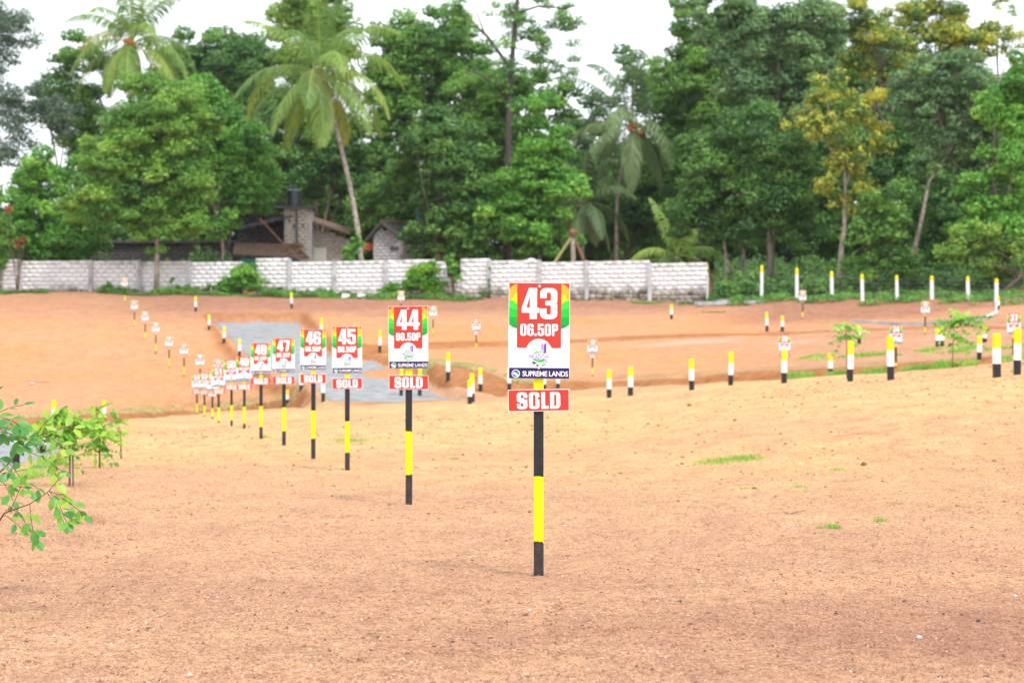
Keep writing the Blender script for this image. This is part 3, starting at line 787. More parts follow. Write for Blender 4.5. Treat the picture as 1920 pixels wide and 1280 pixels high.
# ------------------------------------------------------------------ plot signs
_txt = {}
def text_geo(s, bold=0.0, spacing=1.0, shear=0.0):
    """flat triangles of a written word, scaled to a unit box"""
    k = (s, bold, spacing, shear)
    if k in _txt: return _txt[k]
    c = bpy.data.curves.new("lettering", 'FONT'); c.body = s; c.fill_mode = 'FRONT'; c.dimensions = '2D'
    c.offset = bold; c.space_character = spacing; c.shear = shear; c.resolution_u = 3
    o = bpy.data.objects.new("lettering", c); col.objects.link(o)
    dg = bpy.context.evaluated_depsgraph_get(); dg.update()
    me = o.evaluated_get(dg).to_mesh()
    vs = np.array([tuple(v.co) for v in me.vertices]); fs = [tuple(p.vertices) for p in me.polygons]
    o.to_mesh_clear() if hasattr(o, "to_mesh_clear") else None
    bpy.data.objects.remove(o); bpy.data.curves.remove(c)
    mn, mxx = vs.min(0), vs.max(0)
    vs = (vs - mn) / np.maximum(mxx - mn, 1e-6)
    _txt[k] = (vs, fs); return _txt[k]

BW, BH = .303, .475
KX, KY = BW / 486.0, BH / 768.0
def bp(x, y, layer):   # board drawing units (486 x 768, y down) to local metres
    return (x * KX - BW / 2, -.0015 - .0004 * layer, BH - y * KY)
def write(mb, s, x0, y0, x1, y1, m, layer, bold=.0, spacing=1.0, fn=bp, italic=0.0):
    vs, fs = text_geo(s, bold, spacing, italic)
    mb.add([fn(x0 + v[0] * (x1 - x0), y1 - v[1] * (y1 - y0), layer) for v in vs], fs, m)
def rr(x0, y0, x1, y1, rx=.34, ry=.16, corners="1111", n=5):
    """rounded rectangle in glyph units, y down"""
    rx *= (x1 - x0); ry_ = ry
    pts = []
    for k, (cx, cy, a0) in enumerate(((x1 - rx, y0 + ry_, -90), (x1 - rx, y1 - ry_, 0), (x0 + rx, y1 - ry_, 90), (x0 + rx, y0 + ry_, 180))):
        if corners[k] == "1":
            for i in range(n + 1):
                a = math.radians(a0 + 90 * i / n); pts.append((cx + rx * math.cos(a), cy + ry_ * math.sin(a)))
        else: pts.append(((x1, y0), (x1, y1), (x0, y1), (x0, y0))[k])
    return pts
def slit(x0, y0, x1, y1): return rr(x0, y0, x1, y1, .5, min(.07, (y1 - y0) / 2.2), n=4)
def bx_(x0, y0, x1, y1): return [(x0, y0), (x1, y0), (x1, y1), (x0, y1)]
A_, B_ = .37, .63
GLYPH = {   # heavy condensed lettering: lists of (ink 1 / background 0, outline)
 "0": [(1, rr(0, 0, 1, 1)), (0, slit(A_, .15, B_, .85))],
 "O": [(1, rr(0, 0, 1, 1)), (0, slit(A_, .15, B_, .85))],
 "D": [(1, rr(0, 0, 1, 1, .42, .2, "1100")), (0, rr(.38, .16, .62, .84, .5, .08, "1100"))],
 "L": [(1, bx_(0, 0, .5, 1)), (1, bx_(.5, .82, 1, 1))],
 "P": [(1, bx_(0, 0, .4, 1)), (1, rr(0, 0, 1, .60, .34, .16, "1100")), (0, slit(.4, .15, B_, .45))],
 ".": [(1, bx_(0, .80, 1, 1))],
 "S": [(1, rr(0, 0, 1, 1)), (0, slit(A_, .14, B_, .36)), (0, [(B_, .30), (1.02, .35), (1.02, .45), (.8, .43), (B_, .36)]), (0, slit(A_, .64, B_, .86)), (0, [(A_, .70), (-.02, .65), (-.02, .53), (.2, .57), (A_, .64)])],
 "1": [(1, bx_(.38, 0, .8, 1)), (1, [(.38, .05), (.38, .26), (.1, .30), (.1, .15)])],
 "2": [(1, rr(0, 0, 1, .62, .34, .16)), (0, slit(A_, .14, B_, .40)), (0, bx_(-.02, .33, .40, .64)), (0, [(.38, .30), (B_, .30), (B_, .38), (.3, .64), (0, .64), (0, .5)]), (1, [(B_, .30), (1, .34), (.98, .46), (.5, .82), (1, .82), (1, 1), (0, 1), (0, .82), (.55, .48)])],
 "3": [(1, rr(0, 0, 1, 1)), (0, slit(A_, .14, B_, .43)), (0, slit(A_, .55, B_, .86)), (0, bx_(-.02, .33, A_ + .02, .66)), (1, bx_(.30, .42, B_, .55)), (0, [(1.02, .45), (1.02, .52), (.93, .485)])],
 "4": [(1, [(.40, 0), (.86, 0), (.86, .64), (1, .64), (1, .80), (.86, .80), (.86, 1), (.45, 1), (.45, .80), (0, .80), (0, .64)]), (0, [(.46, .24), (.46, .64), (.26, .64)])],
 "5": [(1, bx_(0, 0, .95, .17)), (1, bx_(0, .1, .38, .52)), (1, rr(0, .33, 1, 1)), (0, slit(A_, .47, B_, .86)), (0, bx_(-.02, .545, A_ + .02, .66)), (1, bx_(0, .3, .3, .54))],
 "6": [(1, rr(0, 0, 1, 1)), (0, slit(A_, .14, B_, .38)), (0, bx_(B_ - .02, .30, 1.02, .39)), (0, slit(A_, .52, B_, .86))],
 "7": [(1, [(0, 0), (1, 0), (1, .2), (.72, 1), (.26, 1), (.55, .18), (0, .18)])],
 "8": [(1, rr(0, 0, 1, 1)), (0, slit(A_, .13, B_, .41)), (0, slit(A_, .56, B_, .87)), (0, [(1.02, .44), (1.02, .53), (.93, .485)]), (0, [(-.02, .44), (-.02, .53), (.07, .485)])],
 "9": [(1, rr(0, 0, 1, 1)), (0, slit(A_, .62, B_, .86)), (0, bx_(-.02, .61, A_ + .02, .70)), (0, slit(A_, .14, B_, .48))],
}
def heavy(mb, chars, boxes, y0, y1, ink, ground, layer, fn):
    for ch, (x0, x1) in zip(chars, boxes):
        for k, (on, pts) in enumerate(GLYPH[ch]):
            mb.poly([fn(x0 + x * (x1 - x0), y0 + y * (y1 - y0), layer + k * .5) for x, y in pts], ink if on else ground)
SM = ["s_white", "s_red", "s_orange", "s_yellow", "s_g1", "s_g2", "s_g3", "s_g4", "s_navy", "s_purple", "s_pink", "s_black"]
def number_board(num, area):
    mb = MB()
    mb.box((0, 0, BH / 2), (BW, .003, BH), 0)
    R = lambda pts, m, l: mb.poly([bp(x, y, l) for x, y in pts], m)
    def both(pts, m, l):
        R(pts, m, l); R([(486 - x, y) for x, y in reversed(pts)], m, l)
    both([(4, 4), (4, 150), (68, 150), (68, 4)], 1, 1)
    arc = lambda cx, cy, r, a0, a1, n=10: [(cx + r * math.cos(math.radians(a0 + (a1 - a0) * i / n)), cy - r * math.sin(math.radians(a0 + (a1 - a0) * i / n))) for i in range(n + 1)]
    both([(4, 62)] + [(4, 150), (68, 150), (68, 10)] + arc(92, 112, 105, 103, 147, 8), 2, 2)
    both([(26, 158), (68, 168), (68, 82)] + arc(92, 150, 68, 112, 172, 8), 3, 3)
    both([(4, 136), (4, 215), (68, 215), (68, 172), (50, 155), (28, 143)], 4, 4)
    both([(4, 200), (4, 278), (68, 278), (68, 217), (38, 212)], 5, 5)
    both([(4, 276), (4, 334), (20, 346), (42, 357), (68, 366), (68, 276)], 6, 6)
    both([(24, 348), (42, 357), (68, 366), (68, 328)], 7, 7)
    # red panel with a round bite at its foot
    a = arc(243, 549, 104, 17, 163, 22)
    R([(68, 4), (68, 519)] + [(x, y if True else 0) for x, y in reversed(a)] + [(417, 519), (417, 4)], 1, 8)
    heavy(mb, num, [(104, 244), (250, 385)], 42, 290, 0, 1, 10, bp)
    heavy(mb, "06.50P", [(94, 142), (150, 199), (207, 224), (232, 280), (288, 336), (345, 392)], 328, 424, 0, 1, 10, bp)
    # development emblem: two bars, two words and striped fields
    R([(263, 482), (263, 534), (279, 534), (279, 492), (270, 478)], 10, 9)
    R([(284, 492), (284, 562), (301, 562), (301, 482), (292, 484)], 9, 9)
    write(mb, "G", 200, 524, 220, 568, 6, 9, .0); write(mb, "REEN", 223, 537, 280, 568, 6, 9, -.005)
    write(mb, "MEADOW", 168, 572, 326, 612, 9, 9, -.008)
    f = arc(252, 604, 66, 185, 355, 16); f = [(x, 604 + (y - 604) * .95) for x, y in f]
    R([(187, 618)] + [(x, max(y, 618)) for x, y in f] + [(317, 618), (285, 612), (252, 616), (220, 611)], 6, 9)
    R([(190, 630), (215, 634), (252, 668), (225, 664), (200, 648)], 11, 11); R([(222, 614), (250, 612), (246, 632), (216, 630)], 4, 11)
    R([(186, 625), (230, 640), (262, 670), (272, 668), (240, 636), (190, 617)], 0, 12)
    R([(206, 650), (250, 636), (318, 618), (318, 622), (258, 644), (214, 660)], 0, 12)
    R([(236, 664), (262, 648), (312, 634), (308, 641), (268, 656), (246, 668)], 0, 12)
    # navy footer
    R([(8, 680), (8, 764), (484, 764), (484, 680)], 8, 8)
    R(arc(61, 727, 33, 0, 360, 24)[:-1], 0, 9); R(arc(61, 727, 28, 60, 240, 14), 9, 10); R(arc(61, 727, 28, 240, 420, 14), 6, 10)
    s1 = [(61 + 28 * math.cos(math.radians(240)), 727 - 28 * math.sin(math.radians(240))), (40, 735), (58, 727), (70, 712), (61 + 28 * math.cos(math.radians(60)), 703)]
    R([(37, 730), (47, 712), (60, 720), (80, 738), (84, 742), (76, 752), (60, 738)], 0, 11)
    write(mb, "SUPREME LANDS", 114, 706, 476, 748, 0, 9, .012, .92)
    return mb
SW, SH = .303, .108
def sold_board():
    mb = MB(); mb.box((0, 0, SH / 2), (SW, .003, SH), 0)
    fn = lambda x, y, l: (x / 486 * SW - SW / 2, -.0015 - .0004 * l, SH - y / 178 * SH)
    mb.poly([fn(*p, 1) for p in ((4, 4), (4, 174), (482, 174), (482, 4))], 1)
    heavy(mb, "SOLD", [(70, 152), (166, 248), (264, 322), (334, 414)], 22, 158, 0, 1, 2, fn)
    return mb
sign_mats = lambda: [M[k] for k in SM]
SOLD_ME = None
def plot_sign(num, u, bot, D, top, sold, label, group, area="06.50P", at_D=True, rz=0.0, roll=0.0):
    global SOLD_ME
    p = at(u, D) if at_D else solve(u, bot, D, 8)
    Dr = p.y
    htop = z_of(top, Dr) - p.z
    htop = max(htop, 1.0)
    root = empty("plot_sign", p, rz)
    zs = htop - BH                      # bottom of the number board
    bands = [(-.25, .193, 2), (.193, .505, 1), (.505, .83, 0), (.83, zs + .25, 1)]
    gap = zs - .156                     # where the sold plate ends
    bands = [(-.25, max(.05, gap - .65), 2), (max(.05, gap - .65), gap - .33, 1), (gap - .33, gap + .07, 0), (gap + .07, htop - .03, 1)]
    mb = MB(); w = .048
    ring = []
    hx, hy = w / 2, w * .4
    for (x0, y0), (x1, y1) in (((hx, -hy), (hx, hy)), ((hx, hy), (-hx, hy)), ((-hx, hy), (-hx, -hy)), ((-hx, -hy), (hx, -hy))):
        for k in range(5): ring.append((x0 + (x1 - x0) * k / 5 * 1.0, y0 + (y1 - y0) * k / 5))
    zcuts = [bands[0][0]] + [b for a, b, m in bands]
    rdm = random.Random(int(u) + 3); nr = len(ring); vs, fs_, ms = [], [], []
    wob = [rdm.uniform(-.0015, .0015) for _ in zcuts]
    for k, zc in enumerate(zcuts):
        off = [rdm.uniform(-.006, .006) for _ in range(4)]
        for j, (x, y) in enumerate(ring):
            jz = 0 if k in (0, len(zcuts) - 1) else off[j // 5] + rdm.uniform(-.003, .003)
            vs.append((x + wob[k], y + .03, zc + jz))
    for k in range(len(bands)):
        for j in range(nr): mb_f = (k * nr + j, k * nr + (j + 1) % nr, (k + 1) * nr + (j + 1) % nr, (k + 1) * nr + j); fs_.append(mb_f); ms.append(bands[k][2])
    for f_, m_ in zip(fs_, ms): mb.f.append(f_); mb.m.append(m_)
    mb.v += vs; mb.f.append(tuple(len(bands) * nr + j for j in range(nr))); mb.m.append(1)
    mb.build("stake", [M["black"], M["yellow"], M["darkwood"]], root)
    b = number_board(num, area).build("number_board", sign_mats(), root, (0, 0, zs))
    b.rotation_euler = (random.uniform(-.02, .02), roll, 0)
    for zz in (BH - .018, BH * .115):
        sb = MB(); sb.tube([(0, -.009, zz), (0, -.003, zz), (0, .01, zz)], [.006, .008, .003], 0, 10)
        sb.build("screw", M["screw"], b)
    if sold:
        if SOLD_ME is None:
            s = sold_board().build("sold_plate", sign_mats(), root); SOLD_ME = s.data
        else:
            s = bpy.data.objects.new("sold_plate", SOLD_ME); col.objects.link(s); s.parent = root
        s.location = (0.001, 0, zs - .052 - SH); s.rotation_euler = (random.uniform(-.02, .02), random.uniform(-.02, .02), 0)
        sb = MB(); sb.tube([(0, -.009, SH * .6), (0, .01, SH * .6)], [.005, .003], 0, 8); sb.build("screw", M["twig"], s)
    tag(root, label, "plot sign", group)
    return root
def build_signs():
    row = "numbered plot signs in the receding front row"
    rows = [("43", 1010, 1083, 9.85, 530), ("44", 766, 932, 15.2, 574), ("45", 651, 880, 20.3, 612), ("46", 587, 850, 23.4, 617), ("47", 532, 832, 27.5, 634),
            ("48", 489, 822, 30.4, 643), ("49", 458, 811, 38, 668), ("50", 434, 805, 42, 674), ("51", 410, 802, 47.5, 688), ("52", 398, 800, 54, 699), ("53", 383, 795, 59, 699), ("54", 369, 785, 65, 701)]
    for i, (n, u, b, D, t) in enumerate(rows):
        lab = ["large sold plot sign numbered 43 on a black and yellow stake, nearest of all",
               "sold sign numbered 44, second of the front row, left of the nearest sign",
               "sold sign numbered 45, third of the front row, before the road branch",
               "sold sign numbered 46 with a darker red sold plate, fourth of the front row",
               "sold sign numbered 47, fifth of the front row, before the grey road",
               "sold sign numbered 48, sixth of the front row",
               "sold sign numbered 49, seventh of the front row, lower than its right neighbour",
               "sold sign numbered 50, eighth of the front row, right of the stacked pair",
               "sold sign numbered 51, ninth of the front row, its board below another board",
               "tenth sign of the front row, overlapped by its right neighbour",
               "eleventh sign of the front row, second from the far end",
               "last and smallest sign at the far end of the front row"][i]
        plot_sign(n, u, b, D, t, True, lab, row, rz=random.uniform(-.08, .08) if i else .02, roll=.008 if i == 0 else random.uniform(-.02, .02))
    g2 = "small unsold plot signs climbing the left slope"
    for (n, u, b, D, t, lab) in [
        ("55", 409, 760, 67, 672, "sign standing directly behind sign 51, showing above it"),
        ("56", 375, 737, 75, 662, "lowest small white sign on the left slope, just above sign 54"),
        ("57", 345, 706, 80, 643, "second lowest small white sign on the left orange slope"),
        ("58", 317, 688, 84, 629, "third from the bottom of the small signs on the left slope"),
        ("59", 292, 664, 87, 603, "middle small sign of the seven climbing the left slope"),
        ("60", 272, 637, 91, 583, "third from the top of the small signs on the left slope"),
        ("61", 252, 612, 95, 562, "second highest small white sign on the left orange slope"),
        ("62", 234, 567, 104, 520, "highest small sign, standing just before the left whitewashed wall")]:
        plot_sign(n, u, b, D, t, False, lab, g2, at_D=False)
    g3 = "small plot signs on the far bare ground"
    for (n, u, b, D, t, sold, lab) in [
        ("29", 752, 600, 95, 545, False, "small far sign showing just above sign 44"),
        ("30", 812, 628, 90, 573, False, "small far unsold sign up right of sign 44"),
        ("31", 893, 655, 78, 597, True, "small sold sign on the bare ground between signs 43 and 44"),
        ("32", 1111, 705, 68, 635, True, "small sold sign on the bare ground just right of sign 43"),
        ("33", 1471, 705, 64, 628, True, "small sold sign partly hidden behind a near marker post"),
        ("34", 1680, 690, 56, 609, False, "unsold sign behind the roadside grass on the right"),
        ("35", 1735, 626, 76, 564, False, "small unsold sign near the concrete path on the right"),
        ("36", 1505, 597, 88, 544, False, "small unsold sign below the white fence posts"),
        ("37", 1901, 690, 53, 587, False, "unsold sign beside the nearest marker post at the right edge")]:
        plot_sign(n, u, b, D, t, sold, lab, g3, at_D=False)

build_walls()
build_posts()
build_signs()

# ------------------------------------------------------------------ foliage
def leaf_quads(P0, Nn, size, rng, aspect=.5, droop=0.0):
    """rhombic leaves, folded a little along their rib"""
    n = len(P0)
    r = rng.normal(size=(n, 3)); t = np.cross(Nn, r); t /= np.linalg.norm(t, axis=1)[:, None] + 1e-9
    if droop: t[:, 2] -= droop; t /= np.linalg.norm(t, axis=1)[:, None] + 1e-9
    b = np.cross(Nn, t); b /= np.linalg.norm(b, axis=1)[:, None] + 1e-9
    l = size * rng.uniform(.65, 1.3, n); w = l * aspect * rng.uniform(.8, 1.2, n)
    l = l[:, None]; w = w[:, None]
    V = np.empty((n, 4, 3))
    V[:, 0] = P0 - t * l * .5; V[:, 2] = P0 + t * l * .5
    V[:, 1] = P0 + b * w * .5 + Nn * w * .12 + t * l * .05; V[:, 3] = P0 - b * w * .5 + Nn * w * .12 + t * l * .05
    return V.reshape(-1, 3), np.arange(n * 4).reshape(n, 4)

def blob_leaves(cs, rs, n_each, size, rng, squash=.8, up=.45, fill=.55, tint_mid=.45, tint_sp=.16, outline=1.0):
    """leaves spread through clumps: cs (m,3) centres, rs (m,) radii"""
    m = len(cs)
    cnt = np.maximum(12, (n_each * (rs / np.mean(rs)) ** 2)).astype(int)
    idx = np.repeat(np.arange(m), cnt); n = len(idx)
    d = rng.normal(size=(n, 3)); d /= np.linalg.norm(d, axis=1)[:, None]
    d[:, 2] = np.where(d[:, 2] < -.3, d[:, 2] * .5, d[:, 2])
    # lumpy radius so that clumps break up
    ph = rng.uniform(0, 6.28, (m, 3))
    lump = 1 + .22 * np.sin(3.1 * d[:, 0] * 2 + ph[idx, 0]) * np.sin(2.7 * d[:, 2] * 2 + ph[idx, 1]) + .12 * np.sin(7 * d[:, 1] + ph[idx, 2])
    rad = rs[idx] * lump * (fill + (1 - fill) * rng.random(n) ** .6) * np.where(rng.random(n) < .08, 1.22, 1.0)
    p = cs[idx] + d * rad[:, None] * np.array([1, 1, squash])
    nn = d * .7 + rng.normal(size=(n, 3)) * .55 + np.array([0, 0, up]); nn /= np.linalg.norm(nn, axis=1)[:, None]
    V, Fc = leaf_quads(p, nn, size, rng)
    tb = rng.normal(tint_mid, tint_sp, m)
    t = np.clip(tb[idx] + rng.normal(0, .12, n), 0, 1)
    return V, Fc, np.repeat(t, 4)

def tree(name, label, cat, group, D, ells, pal, trunk=None, leaf=.27, dens=1.0, seed=1, bark="bark", r=.14, depth=None, sub=1.0, flowers=0.0,
         base_dz=0.0, limbs=6, arms=(), clump=.36, fill=.55, solid=1.0, to=None):
    """a tree with a tapering trunk, limbs and a crown of leaf clumps; ells = (u, py, ru, rp) outlines of the crown's lobes"""
    rng = np.random.default_rng(seed); rd = random.Random(seed)
    s = D / F
    if trunk is None:
        trunk = [(np.mean([e[0] for e in ells]), None)]
    base = at(trunk[0][0], D); base.z += base_dz
    root = empty(name, base)
    cs, rs = [], []
    for (u, py, ru, rp) in ells:
        c = np.array(P(u, py, D)) - np.array(base)
        R = np.array([ru * s, (depth or min(ru, rp) * 1.0) * s, rp * s])
        R = R * 1.12
        a = ru * rp
        m = int(max(9, a / 120.0 * sub / (clump / .36) ** 2) * 1.0)
        dd = rng.normal(size=(m, 3)); dd /= np.linalg.norm(dd, axis=1)[:, None]
        rr = rng.uniform(.12, .95, m) ** .6
        cs.append(c + dd * rr[:, None] * R)
        rs.append(rng.uniform(.75, 1.25, m) * clump * min(R[0], R[2]))
    cs = np.vstack(cs); rs = np.concatenate(rs)
    n_each = 420 * dens * (np.mean(rs) / .9) ** 2 * (.27 / leaf) ** 2
    V, Fc, t = blob_leaves(cs, rs, n_each, leaf, rng, fill=fill, outline=1)
    if flowers:
        # a share of clumps in bloom
        pass
    if flowers:
        m = len(cs); k = rng.random(m) < flowers
        fc = cs[k] + rng.normal(size=(k.sum(), 3)) * rs[k][:, None] * .3
        dd = rng.normal(size=(len(fc) * 20, 3)); dd /= np.linalg.norm(dd, axis=1)[:, None]
        pp = np.repeat(fc, 20, 0) + dd * np.repeat(rs[k], 20)[:, None] * rng.uniform(.85, 1.15, (len(dd), 1))
        # small tight tufts of blossom
        pp = np.repeat(pp, 4, 0) + rng.normal(size=(len(pp) * 4, 3)) * .06
        V2, F2 = leaf_quads(pp, np.repeat(dd, 4, 0), .14, rng, .7)
        t2 = np.repeat(rng.uniform(.55, 1.0, len(pp)), 4)
        Fc = np.vstack([Fc, F2 + len(V)]); V = np.vstack([V, V2]); t = np.concatenate([t, t2])
    mesh_np("crown", V, Fc, PAL[pal], parent=root, tint=dict(tint=t))
    # trunk
    zc = cs[:, 2]
    mb = MB()
    top = Vector(cs[np.argsort(zc)[int(len(zc) * .55)]])
    if to is not None: top = P(to[0], to[1], D) - base
    pts = [Vector((0, 0, -.4))]
    for (u, py) in trunk[1:]:
        pts.append(P(u, py, D) - base)
    pts.append(pts[-1].lerp(top, .5) + Vector((rd.uniform(-.2, .2), 0, 0))); pts.append(top)
    n = len(pts)
    mb.tube(pts, [r * (1.25 if i == 0 else 1) * (1 - .72 * i / (n - 1)) for i in range(n)], 0, 9)
    low = pts[-2]
    order = rd.sample(range(len(cs)), min(limbs * 2, len(cs)))
    for j in order:
        tgt = Vector(cs[j]); st = pts[-2].lerp(pts[-1], rd.random() * .8) if rd.random() < .7 else pts[-3].lerp(pts[-2], rd.uniform(.5, 1))
        mid = st.lerp(tgt, .5) + Vector((rd.uniform(-.15, .15), rd.uniform(-.15, .15), rd.uniform(-.1, .3)))
        mb.tube([st, mid, tgt], [r * .42, r * .25, r * .08], 0, 6)
    for arm in arms:
        pp = [P(a[0], a[1], D + a[2]) - base for a in arm[1]]
        mb.tube(pp, [arm[0] * (1 - .75 * i / (len(pp) - 1)) for i in range(len(pp))], 0, 7)
    mb.build("trunk", M[bark], root, smooth=True)
    tag(root, label, cat, group)
    return root

def palm(label, D, trunk, nf, flen, pal, seed, group="coconut palms behind the walls", nuts=3, r=.17, droop=1.0, hub_py=None):
    """trunk = [(u,py) from the root up]; fronds arch out of the crown"""
    rng = np.random.default_rng(seed); rd = random.Random(seed)
    base = at(trunk[0][0], D); root = empty("coconut_palm", base)
    pts = [Vector((0, 0, -.3))] + [P(u, py, D) - base for u, py in trunk[1:]]
    # smooth curve through the points
    cur = []
    for i in range(len(pts) - 1):
        p0 = pts[max(i - 1, 0)]; p1 = pts[i]; p2 = pts[i + 1]; p3 = pts[min(i + 2, len(pts) - 1)]
        for k in range(8):
            t = k / 8; cur.append(.5 * ((2 * p1) + (p2 - p0) * t + (2 * p0 - 5 * p1 + 4 * p2 - p3) * t * t + (3 * p1 - p0 - 3 * p2 + p3) * t ** 3))
    cur.append(pts[-1])
    mb = MB(); n = len(cur)
    mb.tube(cur, [r * (1.5 - .7 * min(1, i / 4)) * (1 - .35 * i / n) * (1 + .06 * (i % 2)) for i in range(n)], 0, 10)
    mb.build("trunk", M["palmbark"], root, smooth=True)
    hub = cur[-1]
    for i in range(nf):
        k = i / nf
        az = i * 2.39996 + rd.uniform(-.2, .2)
        el = math.radians(80 - 118 * k + rd.uniform(-8, 8))     # young fronds stand, old ones hang
        L = flen * (0.78 + .3 * math.sin(math.pi * min(1, k * .9 + .15))) * rd.uniform(.88, 1.08)
        d = Vector((math.cos(az) * math.cos(el), math.sin(az) * math.cos(el), math.sin(el)))
        ns = 16; p = hub + d * .15; step = L / ns; path = [p.copy()]; dirs = [d.copy()]
        g = (.075 + .055 * rd.random()) * droop * (1.15 if k > .3 else .75)
        for j in range(ns):
            d = (d + Vector((0, 0, -g * (0.5 + j / ns)))).normalized(); p = p + d * step; path.append(p.copy()); dirs.append(d.copy())
        V, Fc, T = [], [], []
        tb = min(1, max(0, rng.normal(.42 + .25 * k, .15)))
        yellow = 1.0 if (k > .78 and rd.random() < .4) else None
        # rachis as a thin strip with thickness
        for j in range(ns):
            a, b = path[j], path[j + 1]; w = .045 * (1 - .85 * j / ns) + .006
            side = dirs[j].cross(Vector((0, 0, 1)));  side = side.normalized() if side.length > 1e-3 else Vector((1, 0, 0))
            upv = side.cross(dirs[j]).normalized(); bI = len(V)
            for q_ in (a, b):
                V += [q_ + side * w, q_ + upv * w * .7, q_ - side * w, q_ - upv * w * .7]
            for m_ in range(4): Fc.append((bI + m_, bI + (m_ + 1) % 4, bI + 4 + (m_ + 1) % 4, bI + 4 + m_)); 
            T += [.85] * 8
        nl = 64
        for j in range(nl):
            f = .14 + .86 * j / nl; x = f * ns; i0 = min(int(x), ns - 1); q_ = path[i0].lerp(path[i0 + 1], x - i0); dd = dirs[i0]
            side = dd.cross(Vector((0, 0, 1)));  side = side.normalized() if side.length > 1e-3 else Vector((1, 0, 0))
            upv = side.cross(dd).normalized()
            ll = flen * .25 * math.sin(math.pi * min(.97, .18 + f * .78)) + .05
            for sgn in (-1, 1):
                ld = (side * sgn * .9 + dd * .55 + upv * .12 + Vector((rd.uniform(-.16, .16), rd.uniform(-.16, .16), -.5 * droop + rd.uniform(-.25, .2)))).normalized()
                ld2 = (ld + Vector((0, 0, -.8 * droop))).normalized()
                wv = ld.cross(upv).normalized() * .031 + dd * .008
                bI = len(V); m1 = q_ + ld * ll * .5; e = m1 + ld2 * ll * .5
                V += [q_ - wv * .6, q_ + wv * .6, m1 + wv, m1 - wv, e]
                Fc.append((bI, bI + 1, bI + 2, bI + 3)); Fc.append((bI + 3, bI + 2, bI + 4, bI + 4))
                tt = yellow if yellow and rd.random() < .55 else min(.95, max(0, tb + rd.uniform(-.15, .15)))
                T += [tt] * 5
        # last faces are triangles
        quads = [f_ for f_ in Fc if f_[2] != f_[3]]; tris = [f_[:3] for f_ in Fc if f_[2] == f_[3]]
        mesh_np("frond", [tuple(v) for v in V], [np.array(quads), np.array(tris)], PAL[pal], parent=root, tint=dict(tint=T))
    for i in range(nuts):
        a = rd.uniform(-2.6, -.4) if i else -1.6; mbn = MB()
        c = hub + Vector((math.cos(a) * .55, math.sin(a) * 1.15, -.15 - .28 * (i % 3)))
        for j in range(9):
            o_ = c + Vector((rd.uniform(-.22, .22), rd.uniform(-.2, .2), rd.uniform(-.2, .18)))
            rr = .15
            mbn.tube([o_ + Vector((0, 0, z_ * rr)) for z_ in (-1.1, -.8, 0, .8, 1.1)], [rr * .2, rr * .7, rr, rr * .7, rr * .2], 0, 8)
        mbn.tube([hub, c], [.03, .02], 0, 5)
        mbn.build("coconut_bunch", M["coconut"], root, smooth=True)
    tag(root, label, "palm tree", group)
    return root

